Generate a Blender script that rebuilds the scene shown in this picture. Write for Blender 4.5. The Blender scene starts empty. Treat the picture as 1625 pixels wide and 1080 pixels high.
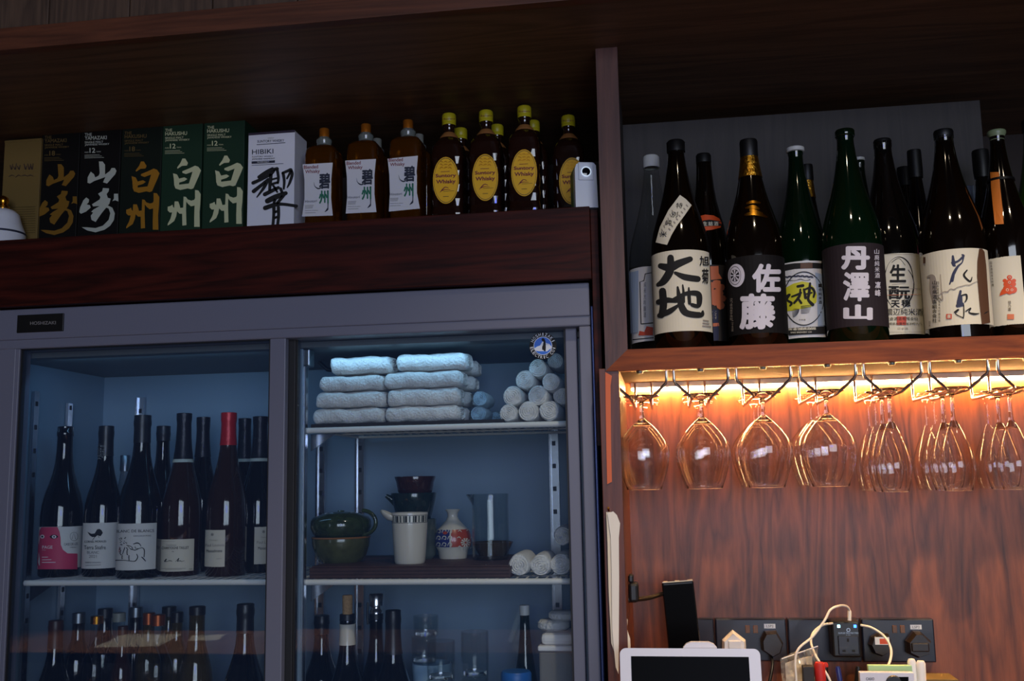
import bpy, bmesh, math, random
from mathutils import Vector, Matrix
from mathutils.geometry import tessellate_polygon
random.seed(7)
SC = bpy.context.scene
COL = SC.collection
PI = math.pi

# ------------------------------------------------------------------ camera
W, H, F = 1625, 1080, 1600.0
CZ = 1.5
ROWS = [Vector((0.9885154, 0.1500226, -0.0181787)),
        Vector((-0.0387326, 0.1352455, -0.9900548)),
        Vector((-0.1460720, 0.9793885, 0.1395031))]          # image right, image down, forward
cam_d = bpy.data.cameras.new('camera'); cam = bpy.data.objects.new('camera', cam_d); COL.objects.link(cam)
cam_d.sensor_width = 36; cam_d.sensor_fit = 'HORIZONTAL'; cam_d.lens = 36*F/W
cam_d.clip_start = .05; cam_d.clip_end = 50
r_, u_, b_ = ROWS[0], -ROWS[1], -ROWS[2]
cam.matrix_world = Matrix(((r_.x, u_.x, b_.x, 0), (r_.y, u_.y, b_.y, 0), (r_.z, u_.z, b_.z, CZ), (0, 0, 0, 1)))
SC.camera = cam

# ------------------------------------------------------------------ world, lights, exposure
SC.view_settings.view_transform = 'Standard'; SC.view_settings.look = 'None'
SC.view_settings.gamma = 1; SC.view_settings.use_curve_mapping = False
SC.view_settings.exposure = 0.0
SC.cycles.caustics_reflective = True; SC.cycles.max_bounces = 28; SC.cycles.transmission_bounces = 28; SC.cycles.transparent_max_bounces = 40; SC.cycles.glossy_bounces = 6; SC.cycles.diffuse_bounces = 4
wd = bpy.data.worlds.new('room_dark'); SC.world = wd; wd.use_nodes = True
wd.node_tree.nodes['Background'].inputs[0].default_value = (.42, .5, .8, 1)
wd.node_tree.nodes['Background'].inputs[1].default_value = 0.012

def lamp(name, kind, loc, energy, color, size=None, size_y=None, target=None, spread=None):
    d = bpy.data.lights.new(name, kind); d.energy = energy; d.color = color
    if kind == 'AREA':
        d.shape = 'RECTANGLE'; d.size = size; d.size_y = size_y or size
        if spread: d.spread = spread
    elif size: d.shadow_soft_size = size
    o = bpy.data.objects.new(name, d); COL.objects.link(o); o.location = loc
    if target is not None:
        o.rotation_euler = (Vector(target)-Vector(loc)).to_track_quat('-Z', 'Y').to_euler()
    return o
# added front fill with no known source, behind the camera, warm downlights in the ceiling over the work counter, cooler lamps inside the fridge
lamp('front_fill', 'AREA', (1.02, -3.0, 1.9), 92, (.80, .87, 1), 2.6, 1.9, (-.1, 1.9, 1.6))
for x_, e_ in ((-1.5, 210), (-.62, 30), (.22, 42), (.95, 60)):
    sp = lamp('ceiling_downlight', 'SPOT', (x_, .80, 2.76), e_, (1, .80, .56), .03, target=(x_, 1.12 if x_ > 0 else .80, 1.0)); sp.data.spot_size = math.radians(96 if x_ > 0 else 40 if x_ < -1 else 62); sp.data.spot_blend = .6
lamp('fridge_lamp', 'AREA', (-1.02, 1.89, 1.757), .24, (.28, .60, 1), .46, .02, (-1.02, 2.16, 1.42))
lamp('fridge_lamp', 'AREA', (-.47, 1.905, 1.757), .14, (.30, .66, 1), .44, .02, (-.47, 2.16, 1.42))

# ------------------------------------------------------------------ picture <-> place
def ray(px, py):
    a, b = px-W/2, py-H/2
    return ROWS[0]*a + ROWS[1]*b + ROWS[2]*F
def at(px, py, Y):
    d = ray(px, py); s = Y/d.y
    return Vector((d.x*s, Y, CZ+d.z*s))
def proj(p):
    q = Vector(p)-Vector((0, 0, CZ))
    z = ROWS[2].dot(q)
    return (W/2+F*ROWS[0].dot(q)/z, H/2+F*ROWS[1].dot(q)/z)
def mpp(px, py, Y):                       # metres per picture pixel at that depth
    q = at(px, py, Y)-Vector((0, 0, CZ)); return ROWS[2].dot(q)/F
def axis_z(X, Y, py):                     # height on the vertical line (X, Y) that shows at row py
    z0, z1 = CZ-1.2, CZ+1.2
    for _ in range(40):
        m = (z0+z1)/2
        if proj((X, Y, m))[1] > py: z0 = m
        else: z1 = m
    return (z0+z1)/2

# ------------------------------------------------------------------ materials
def lin(c):
    if isinstance(c, str): c = [int(c[i:i+2], 16)/255 for i in (0, 2, 4)]
    else: c = [x/255 for x in c]
    return tuple([x/12.92 if x <= .04045 else ((x+.055)/1.055)**2.4 for x in c]+[1])
MATS = {}
def newmat(name):
    m = bpy.data.materials.new(name); m.use_nodes = True; MATS[name] = m
    return m, m.node_tree.nodes, m.node_tree.links
def pm(name, col, rough=.5, metal=0, coat=0, trans=0, spec=.5, emis=None, es=0, bump=0, bscale=40, var=0, ior=1.5, sheen=0):
    m, N, L = newmat(name); p = N['Principled BSDF']
    p.inputs['Base Color'].default_value = lin(col); p.inputs['Roughness'].default_value = rough
    p.inputs['Metallic'].default_value = metal; p.inputs['Coat Weight'].default_value = coat
    p.inputs['Transmission Weight'].default_value = trans; p.inputs['Specular IOR Level'].default_value = spec
    p.inputs['IOR'].default_value = ior; p.inputs['Sheen Weight'].default_value = sheen
    if emis: p.inputs['Emission Color'].default_value = lin(emis); p.inputs['Emission Strength'].default_value = es
    if bump or var:
        t = N.new('ShaderNodeTexCoord'); n = N.new('ShaderNodeTexNoise'); n.inputs['Scale'].default_value = bscale; n.inputs['Detail'].default_value = 5
        L.new(t.outputs['Object'], n.inputs['Vector'])
        if bump:
            b = N.new('ShaderNodeBump'); b.inputs['Strength'].default_value = bump; b.inputs['Distance'].default_value = .004
            L.new(n.outputs['Fac'], b.inputs['Height']); L.new(b.outputs['Normal'], p.inputs['Normal'])
        if var:
            c = lin(col); r = N.new('ShaderNodeValToRGB')
            r.color_ramp.elements[0].position = .3; r.color_ramp.elements[1].position = .7
            r.color_ramp.elements[0].color = [x*(1-var) for x in c[:3]]+[1]; r.color_ramp.elements[1].color = [min(1, x*(1+var)) for x in c[:3]]+[1]
            L.new(n.outputs['Fac'], r.inputs['Fac']); L.new(r.outputs['Color'], p.inputs['Base Color'])
    return m
def wood(name, dark, light, axis='x', scale=9, rough=.45, stretch=14, contrast=(.35, .68), coat=.0, swirl=1.2, spec=.5):
    m, N, L = newmat(name); p = N['Principled BSDF']
    p.inputs['Roughness'].default_value = rough; p.inputs['Specular IOR Level'].default_value = spec; p.inputs['Coat Weight'].default_value = coat; p.inputs['Coat Roughness'].default_value = .25
    t = N.new('ShaderNodeTexCoord'); mp = N.new('ShaderNodeMapping')
    s = {'x': (1/stretch, 1, 1), 'z': (1, 1, 1/stretch), 'y': (1, 1/stretch, 1)}[axis]
    mp.inputs['Scale'].default_value = s
    L.new(t.outputs['Object'], mp.inputs['Vector'])
    n1 = N.new('ShaderNodeTexNoise'); n1.inputs['Scale'].default_value = scale; n1.inputs['Detail'].default_value = 3; n1.inputs['Distortion'].default_value = swirl
    n2 = N.new('ShaderNodeTexNoise'); n2.inputs['Scale'].default_value = scale*9; n2.inputs['Detail'].default_value = 6; n2.inputs['Roughness'].default_value = .7
    L.new(mp.outputs['Vector'], n1.inputs['Vector']); L.new(mp.outputs['Vector'], n2.inputs['Vector'])
    # growth-ring bands from the broad noise, fine pores from the other
    mu = N.new('ShaderNodeMath'); mu.operation = 'MULTIPLY'; mu.inputs[1].default_value = 7.0
    L.new(n1.outputs['Fac'], mu.inputs[0])
    fr = N.new('ShaderNodeMath'); fr.operation = 'PINGPONG'; fr.inputs[1].default_value = .5
    L.new(mu.outputs[0], fr.inputs[0])
    mx = N.new('ShaderNodeMath'); mx.operation = 'MULTIPLY_ADD'; mx.inputs[1].default_value = .55; 
    L.new(fr.outputs[0], mx.inputs[0])
    m3 = N.new('ShaderNodeMath'); m3.operation = 'MULTIPLY'; m3.inputs[1].default_value = .72
    L.new(n2.outputs['Fac'], m3.inputs[0]); L.new(m3.outputs[0], mx.inputs[2])
    r = N.new('ShaderNodeValToRGB'); e = r.color_ramp.elements
    e[0].position = contrast[0]; e[1].position = contrast[1]; e[0].color = lin(dark); e[1].color = lin(light)
    L.new(mx.outputs[0], r.inputs['Fac']); L.new(r.outputs['Color'], p.inputs['Base Color'])
    b = N.new('ShaderNodeBump'); b.inputs['Strength'].default_value = .12; b.inputs['Distance'].default_value = .002
    L.new(n2.outputs['Fac'], b.inputs['Height']); L.new(b.outputs['Normal'], p.inputs['Normal'])
    return m
def thin(name, tint=(255, 255, 255), ior=1.5, rough=.0, haze=0, hazecol=(255, 255, 255)):   # a pane or wall of glass: what is not mirrored passes straight through
    m, N, L = newmat(name)
    for n in list(N):
        if n.type != 'OUTPUT_MATERIAL': N.remove(n)
    out = [n for n in N if n.type == 'OUTPUT_MATERIAL'][0]
    tr = N.new('ShaderNodeBsdfTransparent'); tr.inputs[0].default_value = lin(tint)
    gl = N.new('ShaderNodeBsdfGlossy'); gl.inputs['Roughness'].default_value = rough
    ge = N.new('ShaderNodeNewGeometry'); dt = N.new('ShaderNodeVectorMath'); dt.operation = 'DOT_PRODUCT'
    L.new(ge.outputs['Normal'], dt.inputs[0]); L.new(ge.outputs['Incoming'], dt.inputs[1])
    def mth(op, a, b):
        q = N.new('ShaderNodeMath'); q.operation = op; q.use_clamp = op != 'ABSOLUTE'
        for i, v in enumerate((a, b)):
            if v is None: continue
            if isinstance(v, (int, float)): q.inputs[i].default_value = v
            else: L.new(v, q.inputs[i])
        return q.outputs[0]
    f0 = ((ior-1)/(ior+1))**2
    f = mth('ADD', mth('MULTIPLY', mth('POWER', mth('SUBTRACT', 1, mth('ABSOLUTE', dt.outputs['Value'], None)), 5), 1-f0), f0)   # Schlick
    mx = N.new('ShaderNodeMixShader'); L.new(f, mx.inputs[0]); L.new(tr.outputs[0], mx.inputs[1]); L.new(gl.outputs[0], mx.inputs[2])
    last = mx
    if haze:
        df = N.new('ShaderNodeBsdfDiffuse'); df.inputs[0].default_value = lin(hazecol)
        m2 = N.new('ShaderNodeMixShader'); m2.inputs[0].default_value = haze
        L.new(mx.outputs[0], m2.inputs[1]); L.new(df.outputs[0], m2.inputs[2]); last = m2
    L.new(last.outputs[0], out.inputs[0])
    return m

# ------------------------------------------------------------------ mesh collector
class MB:
    def __init__(s): s.v = []; s.f = []; s.m = []; s.sm = []
    def add(s, vs, fs, m=0, smooth=False):
        o = len(s.v); s.v += [tuple(v) for v in vs]
        for f in fs: s.f.append([i+o for i in f]); s.m.append(m); s.sm.append(smooth)
        return s
    def bm(s, b, m=0, smooth=False):
        b.verts.index_update(); s.add([v.co for v in b.verts], [[v.index for v in f.verts] for f in b.faces], m, smooth); b.free(); return s
    def box(s, x0, x1, y0, y1, z0, z1, m=0, bev=0, seg=2, mat=None):
        b = bmesh.new(); bmesh.ops.create_cube(b, size=1)
        for v in b.verts: v.co = Vector(((x0+x1)/2+v.co.x*(x1-x0), (y0+y1)/2+v.co.y*(y1-y0), (z0+z1)/2+v.co.z*(z1-z0)))
        if bev: bmesh.ops.bevel(b, geom=b.edges[:], offset=bev, segments=seg, profile=.5, affect='EDGES')
        if mat is not None: bmesh.ops.transform(b, matrix=mat, verts=b.verts)
        return s.bm(b, m, False)
    def lathe(s, prof, cx=0, cy=0, n=32, m=0, mf=None, smooth=True, sx=1, sy=1, z0=0):
        vs = []; fs = []; ring = []
        for r, z in prof:
            if r < 1e-6: ring.append([len(vs)]); vs.append((cx, cy, z+z0))
            else:
                ring.append(list(range(len(vs), len(vs)+n)))
                for i in range(n):
                    a = 2*PI*i/n; vs.append((cx+r*sx*math.cos(a), cy+r*sy*math.sin(a), z+z0))
        for k in range(len(prof)-1):
            A, B = ring[k], ring[k+1]; fm = []
            for i in range(n):
                j = (i+1) % n
                if len(A) == 1 and len(B) == 1: continue
                if len(A) == 1: fm.append([A[0], B[j], B[i]])
                elif len(B) == 1: fm.append([A[i], A[j], B[0]])
                else: fm.append([A[i], A[j], B[j], B[i]])
            o = len(s.v)
            mm = mf((prof[k][1]+prof[k+1][1])/2) if mf else m
            for f in fm: fs.append((f, mm))
        o = len(s.v); s.v += vs
        for f, mm in fs: s.f.append([i+o for i in f]); s.m.append(mm); s.sm.append(smooth)
        return s
    def tube(s, pts, r, n=8, m=0, caps=True, smooth=True):
        pts = [Vector(p) for p in pts]; rr = r if isinstance(r, (list, tuple)) else [r]*len(pts)
        vs = []; fs = []; up = None
        for i, p in enumerate(pts):
            t = (pts[min(i+1, len(pts)-1)]-pts[max(i-1, 0)]).normalized()
            if up is None: up = Vector((0, 0, 1)) if abs(t.z) < .9 else Vector((1, 0, 0))
            a = t.cross(up)
            if a.length < 1e-5: a = t.cross(Vector((0, 1, 0)))
            a.normalize(); b = a.cross(t).normalized(); up = b
            for k in range(n):
                q = 2*PI*k/n; vs.append(p+(a*math.cos(q)+b*math.sin(q))*rr[i])
        for i in range(len(pts)-1):
            for k in range(n):
                j = (k+1) % n; fs.append([i*n+k, i*n+j, (i+1)*n+j, (i+1)*n+k])
        if caps: fs += [list(range(n))[::-1], list(range((len(pts)-1)*n, len(pts)*n))]
        return s.add(vs, fs, m, smooth)
    def prism(s, poly, y0, y1, m=0):      # polygon in x,z pushed along y
        n = len(poly); vs = [(x, y0, z) for x, z in poly]+[(x, y1, z) for x, z in poly]
        fs = [[i, (i+1) % n, (i+1) % n+n, i+n] for i in range(n)]
        s.add(vs, fs, m)
        for off in (0, n):
            for t in tessellate_polygon([[Vector((x, z, 0)) for x, z in poly]]): s.f.append([len(s.v)-2*n+off+i for i in t]); s.m.append(m); s.sm.append(False)
        return s
ORG = {}
def build(name, mb, mats, parent=None, flip=False):
    if not isinstance(mats, (list, tuple)): mats = [mats]
    me = bpy.data.meshes.new(name)
    org = ORG[parent] if parent else Vector((0, 0, 0))
    me.from_pydata([Vector(v)-org for v in mb.v], [], mb.f)
    for m in mats: me.materials.append(MATS[m] if isinstance(m, str) else m)
    me.polygons.foreach_set('material_index', mb.m); me.polygons.foreach_set('use_smooth', mb.sm)
    b = bmesh.new(); b.from_mesh(me); bmesh.ops.recalc_face_normals(b, faces=b.faces); b.to_mesh(me); b.free()
    if any(mb.sm):
        try: me.set_sharp_from_angle(angle=math.radians(50))
        except Exception: pass
    o = bpy.data.objects.new(name, me); COL.objects.link(o)
    if parent: o.parent = parent; ORG[o] = ORG[parent]
    else: ORG[o] = Vector((0, 0, 0))
    return o
def tag(o, label, cat, group=None, kind=None):
    o['label'] = label; o['category'] = cat
    if group: o['group'] = group
    if kind: o['kind'] = kind
    return o
def thing(name, label, cat, loc, group=None):
    o = bpy.data.objects.new(name, None); COL.objects.link(o); o.location = loc; o.empty_display_size = .02
    ORG[o] = Vector(loc)
    return tag(o, label, cat, group)
def single(name, mb, mats, label, cat, group=None, org=None):       # a thing that is one mesh
    o = build(name, mb, mats); 
    if org is not None:
        org = Vector(org); o.data.transform(Matrix.Translation(-org)); o.location = org; ORG[o] = org
    return tag(o, label, cat, group)
def struct(name, mb, mats, label=None):
    o = build(name, mb, mats); o['kind'] = 'structure'
    if label: o['label'] = label
    return o
def copy_tree(o, parent=None):
    c = o.copy(); COL.objects.link(c)
    if parent: c.parent = parent
    for ch in list(o.children): copy_tree(ch, c)
    return c

# ------------------------------------------------------------------ lettering and drawn marks, mapped on a plane or a bottle
_txt = {}
def text_mesh(s, bold=0):
    k = (s, bold)
    if k in _txt: return _txt[k]
    c = bpy.data.curves.new('t', 'FONT'); c.body = s; c.size = 1; c.resolution_u = 3
    o = bpy.data.objects.new('t', c); COL.objects.link(o)
    me = o.evaluated_get(bpy.context.evaluated_depsgraph_get()).to_mesh()
    vs = [(v.co.x, v.co.y) for v in me.vertices]; fs = [list(p.vertices) for p in me.polygons]
    o.to_mesh_clear() if hasattr(o, 'to_mesh_clear') else None
    bpy.data.objects.remove(o); bpy.data.curves.remove(c)
    x0 = min(v[0] for v in vs)-bold; x1 = max(v[0] for v in vs)+bold; y0 = min(v[1] for v in vs)-bold; y1 = max(v[1] for v in vs)+bold
    nudge = ((0, 0), (bold, 0), (-bold, 0), (0, bold), (0, -bold), (.7*bold, .7*bold), (-.7*bold, .7*bold), (.7*bold, -.7*bold), (-.7*bold, -.7*bold)) if bold else ((0, 0),)
    _txt[k] = ([[((x+dx-x0)/(x1-x0), (y1-y-dy)/(y1-y0)) for x, y in vs] for dx, dy in nudge], fs); return _txt[k]      # bold: the same glyphs laid down again, nudged each way
def zt(ox, oy, s): return lambda x, y: (ox+x/s, oy+y/s)
def spline(pts, n=6):
    out = []; P = [pts[0]]+list(pts)+[pts[-1]]
    for i in range(1, len(P)-2):
        for k in range(n):
            t = k/n; a, b, c, d = P[i-1], P[i], P[i+1], P[i+2]
            out.append(tuple(.5*((2*b[j])+(-a[j]+c[j])*t+(2*a[j]-5*b[j]+4*c[j]-d[j])*t*t+(-a[j]+3*b[j]-3*c[j]+d[j])*t**3) for j in range(len(b))))
    out.append(tuple(pts[-1])); return out
class Plane:
    curved = False
    def __init__(s, Y): s.Y = Y
    def __call__(s, px, py, off): return at(px, py, s.Y)-Vector((0, off, 0))
class Cyl:
    curved = True
    def __init__(s, cx, cy, R): s.cx, s.cy, s.R = cx, cy, R
    def hit(s, px, py):
        d = ray(px, py); a = d.x*d.x+d.y*d.y; b = -2*(d.x*s.cx+d.y*s.cy); c = s.cx**2+s.cy**2-s.R**2
        D = max(0, b*b-4*a*c); t = (-b-math.sqrt(D))/(2*a)
        return math.atan2(d.x*t-s.cx, -(d.y*t-s.cy)), CZ+d.z*t
    def pt(s, th, z, off): return Vector((s.cx+(s.R+off)*math.sin(th), s.cy-(s.R+off)*math.cos(th), z))
    def __call__(s, px, py, off):
        th, z = s.hit(px, py); return s.pt(th, z, off)
class Cone(Cyl):                                                     # a tapering shoulder: radius from a profile
    def __init__(s, cx, cy, rz): s.cx, s.cy, s.rz = cx, cy, rz; s.R = rz(0)
    def hit(s, px, py):
        R = .03; 
        for _ in range(12):
            s.R = R; th, z = Cyl.hit(s, px, py); R = s.rz(z)
        s.R = R; return th, z
class Art:
    def __init__(s, surf, T=None): s.S = surf; s.T = T or (lambda x, y: (x, y)); s.items = []; s.k = -1
    def raw(s, vs, fs, m, sub=0): s.k += sub == 0; s.items.append(([s.T(*v) for v in vs], fs, m, min(s.k, 9)*.00012+sub*.00002)); return s
    def poly(s, pts, m):
        return s.raw(pts, [list(t) for t in tessellate_polygon([[Vector((x, y, 0)) for x, y in pts]])], m)
    def rect(s, x0, y0, x1, y1, m): return s.poly([(x0, y0), (x1, y0), (x1, y1), (x0, y1)], m)
    def ell(s, cx, cy, rx, ry, m, r_in=0, a0=0, a1=2*PI, n=28):
        if r_in == 0: return s.poly([(cx+rx*math.cos(a0+(a1-a0)*i/n), cy+ry*math.sin(a0+(a1-a0)*i/n)) for i in range(n)], m)
        vs = []; 
        for i in range(n+1):
            a = a0+(a1-a0)*i/n; vs += [(cx+rx*math.cos(a), cy+ry*math.sin(a)), (cx+rx*r_in*math.cos(a), cy+ry*r_in*math.sin(a))]
        return s.raw(vs, [[2*i, 2*i+2, 2*i+3, 2*i+1] for i in range(n)], m)
    def text(s, t, x0, y0, x1, y1, m, bold=0, dy=0, dx=0):           # fills the box; dy lifts the right end, dx shifts the bottom
        vss, fs = text_mesh(t, bold)
        for q, vs in enumerate(vss): s.raw([(x0+u*(x1-x0)+dx*v, y0+v*(y1-y0)-dy*u) for u, v in vs], fs, m, q)
        return s
    def col(s, t, x0, y0, x1, y1, m, bold=0, dx=0):                  # vertical lettering
        n = len(t); h = (y1-y0)/n
        for i, c in [q for q in enumerate(t) if q[1] != ' ']: s.text(c, x0+dx*(i+.5)/n, y0+i*h, x1+dx*(i+.5)/n, y0+(i+.86)*h, m, bold)
        return s
    def line(s, pts, w, m): return s.stroke([(x, y, w) for x, y in pts], m, False)
    def stroke(s, pts, m, smooth=True):
        P = spline(pts) if smooth and len(pts) > 2 else pts
        vs = []; fs = []
        for i, (x, y, w) in enumerate(P):
            a, b = P[max(i-1, 0)], P[min(i+1, len(P)-1)]
            tx, ty = b[0]-a[0], b[1]-a[1]; l = math.hypot(tx, ty) or 1
            nx, ny = -ty/l*w/2, tx/l*w/2; vs += [(x+nx, y+ny), (x-nx, y-ny)]
        fs = [[2*i, 2*i+2, 2*i+3, 2*i+1] for i in range(len(P)-1)]
        s.raw(vs, fs, m)
        if smooth:
            for q, e in enumerate((P[0], P[-1])): s.raw([(e[0]+e[2]/2*math.cos(i*PI/5), e[1]+e[2]/2*math.sin(i*PI/5)) for i in range(10)], [list(range(10))], m, 1+q)
        return s
    def emit(s, mb, step=3.0, off0=.0008, shift=0):
        for vs, fs, m, lay in s.items:
            if s.S.curved:
                b = bmesh.new(); bv = [b.verts.new((x, y, 0)) for x, y in vs]
                for f in fs:
                    try: b.faces.new([bv[i] for i in f])
                    except ValueError: pass
                x0 = min(v[0] for v in vs); x1 = max(v[0] for v in vs); x = x0+step
                while x < x1:
                    bmesh.ops.bisect_plane(b, geom=b.verts[:]+b.edges[:]+b.faces[:], plane_co=(x, 0, 0), plane_no=(1, 0, 0)); x += step
                b.verts.index_update()
                vs2 = [(v.co.x, v.co.y) for v in b.verts]; fs2 = [[v.index for v in f.verts] for f in b.faces]; b.free()
            else: vs2, fs2 = vs, fs
            o = off0+lay
            mb.add([s.S(x, y, o) for x, y in vs2], fs2, m+shift)
        return mb
def label_patch(mb, cyl, z0, z1, t0, t1, m=0, off=.0005, n=20, wavy=0):
    vs = []; fs = []
    for i in range(n+1):
        t = t0+(t1-t0)*i/n; w = random.uniform(-wavy, wavy) if wavy else 0
        vs += [cyl.pt(t, z0+w, off), cyl.pt(t, z1+w, off)]
    for i in range(n): fs.append([2*i, 2*i+2, 2*i+3, 2*i+1])
    return mb.add(vs, fs, m, False)
# ------------------------------------------------------------------ palette
wood('wood_dark', '220b08', '4a1a12', 'x', 10, .5, 16, (.3, .8), spec=.15)
wood('wood_post', '3c211c', '603a30', 'z', 12, .5, 14, (.25, .8))
wood('wood_edge', '5a2408', '9c4c1a', 'x', 14, .5, 12, (.2, .8), spec=.2)
wood('wood_under', '3a2212', '5c381e', 'x', 10, .75, 14, (.25, .8), spec=.06)
wood('wood_niche', '3c180b', '94502c', 'z', 7.5, .42, 11, (.16, .74), swirl=2.2)
wood('wood_side', '4a2012', '6e3620', 'z', 12, .45, 14, (.25, .8))
wood('wood_panel', '1d1817', '2e2725', 'z', 10, .6, 16, (.3, .8))
wood('wood_plank', '3c2c22', '5e4838', 'z', 14, .6, 14, (.3, .8))
wood('wood_soffit', '4c3624', '70523a', 'x', 8, .55, 14, (.3, .8))
wood('wood_beam', '482616', '683a24', 'x', 10, .5, 14, (.3, .8))
pm('wall_dark', '2a211d', .8, bump=.1); pm('floor_tile', '3c3734', .5)
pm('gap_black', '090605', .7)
pm('steel_paint', '6e7080', .42, spec=.4); pm('liner', '7c92a6', .45); pm('duct', '565b5c', .5); pm('gasket', '15161a', .6)
pm('steel', 'b8bcc4', .25, metal=1); pm('chrome', 'ececf0', .2, metal=1); pm('zinc', '8d949c', .35, metal=1)
pm('white_wire', 'e4e2dc', .4); pm('black', '0b0b0c', .45); pm('black_gloss', '08080a', .12, coat=.4); pm('white', 'e9e7e4', .5)
pm('paper', 'efe6d8', .7); pm('paper_warm', 'eadcc2', .75); pm('brown_ink', '3a2a20', .8); pm('grey_ink', '7d7a78', .8)
pm('ink', '141314', .8); pm('red', 'b7201c', .6); pm('gold_ink', 'b07a22', .45, metal=.3); pm('cream_ink', 'c9c795', .7); pm('orange', 'd9662a', .6)
thin('pane', (246, 250, 252), 1.5, 0, .022, (110, 150, 215)); thin('clear', (244, 246, 246), 1.45); pm('bowl_glass', 'ffffff', 0, trans=1, ior=1.4)  # pane haze: blue reflections of the surroundings painted as a diffuse veil
pm('stem_glass', 'ffffff', 0, trans=1, ior=1.5)
thin('bowl_thin', (255, 255, 255), 1.5); pm('led', 'ffffff', .5, emis='ffc276', es=185)
pm('neon', '2030ff', .5, emis='2444ff', es=36)

# ------------------------------------------------------------------ key levels (metres)
YP, YF, YR = 1.76, 1.80, 1.82             # post / fascia / fridge front
ZS = at(1300, 542.8, YP).z                # right shelf top
ZU = at(1300, 577, YP).z                  # its lower front edge
ZW = at(500, 352, YF).z                   # whisky shelf top
ZSOF = at(960, 76, YP).z                  # soffit
NX = at(998.3, 771.7, 2.07).x             # niche inner left face
PL, PR = at(957.5, 480, YP).x, at(993.3, 480, YP).x
ZF = at(500, 468, YR).z                   # fridge top

# ------------------------------------------------------------------ the room shell
struct('floor', MB().box(-2.4, 2.6, -3.6, 2.5, -.05, 0), 'floor_tile')
struct('wall_back', MB().box(-2.4, 2.6, 2.42, 2.5, 0, 2.9), 'wall_dark')
struct('wall_left', MB().box(-2.4, -2.3, -3.6, 2.42, 0, 2.9), 'wall_dark')
struct('wall_right', MB().box(2.5, 2.6, -3.6, 2.42, 0, 2.9), 'wall_dark')
struct('wall_rear', MB().box(-2.4, 2.6, -3.7, -3.6, 0, 2.9), 'wall_dark')
d = ray(890.6, 0); YB = (ZSOF-CZ)*d.y/d.z
zb = at(455, 3, YB).z
struct('ceiling', MB().box(-2.3, 2.5, YB+.02, 2.42, ZSOF, ZSOF+.03), 'wood_soffit')
struct('trim_1', MB().box(-2.3, 2.5, YB, YB+.02, ZSOF-.001, zb, bev=.001), 'wood_beam', 'reddish brown wooden beam along the front edge of the soffit')
mb = MB(); x = -2.3; w_ = .155
while x < 2.5:
    mb.box(x, min(2.5, x+w_-.002), YB+.004, YB+.02, zb, 2.9, bev=.0015); x += w_
struct('wall_front', mb, 'wood_plank', 'wall of vertical brown boards above the beam')

# ------------------------------------------------------------------ right-hand cabinet
t = thing('shelf_cabinet', 'reddish brown open wooden cabinet with a sake shelf over a lit niche', 'cabinet', (PL, YP, 0))
b = MB(); b.prism([(PL, ZSOF), (PR, ZSOF), (PR, ZS), (PL, ZU)], YP, YP+.018)
post = build('upright_post', b, 'wood_post', t)
b = MB(); b.prism([(PL, ZU), (PR, ZS), (1.35, ZS), (1.35, ZU)], YP, YP+.018); build('front_edge', b, 'wood_edge', t)
build('shelf_board', MB().box(PL, 1.35, YP+.018, 2.115, ZU+.006, ZS-.0005), 'wood_under', t)
build('side_panel', MB().box(PL-.012, NX, YP+.004, 2.07, 0, ZU+.005, bev=.001), 'wood_side', t)
build('upper_side', MB().box(PL, PR-.006, YP+.018, 2.115, ZS, ZSOF), 'wall_dark', t)
zt_ = at(1280, 177.5, 2.10).z; xr_ = at(1556, 170, 2.10).x
build('back_panel', MB().box(PR-.006, xr_, 2.10, 2.112, ZS, zt_, bev=.001), 'wood_panel', t)
struct('wall_niche', MB().box(NX-.03, 1.4, 2.07, 2.09, 0, ZU+.006), 'wood_niche', 'walnut panelled back wall of the lit niche')
# led bar under the shelf
t = thing('led_strip', 'glowing warm light bar under the sake shelf along the niche wall', 'light', (.35, 2.06, ZU))
b = MB(); x0 = at(1001, 610, 2.06).x
b.box(x0, 1.3, 2.052, 2.0545, ZU-.0045, ZU+.0055).box(x0, 1.3, 2.0672, 2.069, ZU-.009, ZU+.0055).box(x0, 1.3, 2.0545, 2.0672, ZU+.001, ZU+.0055); build('housing', b, 'white', t)
b = MB(); x = x0+.004
while x < 1.28:
    b.box(x, min(1.29, x+.296), 2.055, 2.067, ZU-.0105, ZU-.004); x += .305
build('diffuser', b, 'led', t)
# desk in the niche
ZD = CZ-.47
single('desk', MB().box(NX+.002, 1.38, 1.60, 2.068, ZD-.03, ZD, bev=.003).box(NX+.002, NX+.03, 1.62, 2.06, 0, ZD-.03).box(1.35, 1.38, 1.62, 2.06, 0, ZD-.03), 'wood_side', 'wooden desk top at the bottom of the lit niche', 'desk')

# ------------------------------------------------------------------ whisky shelf over the fridge
t = thing('wall_shelf', 'dark red-brown wooden shelf with a deep front board above the fridge', 'shelf', (-.9, YF, ZW))
xe = at(937, 380, YF).x; xe2 = at(949.5, 380, YF).x
build('front_board', MB().box(-1.8, xe, YF, YF+.02, ZF+.002, ZW, bev=.0015), 'wood_dark', t)
build('end_board', MB().box(xe+.0005, xe2, YF+.004, 2.40, ZF-.30, ZW-.006, bev=.001), 'wood_dark', t)
build('shelf_board', MB().box(-1.8, xe-.001, YF+.02, 2.41, ZW-.022, ZW-.001), 'wood_dark', t)
struct('trim_2', MB().box(at(945, 700, 1.84).x+.005, PL-.013, 1.90, 1.91, 0, ZW-.35), 'gap_black')

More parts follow.
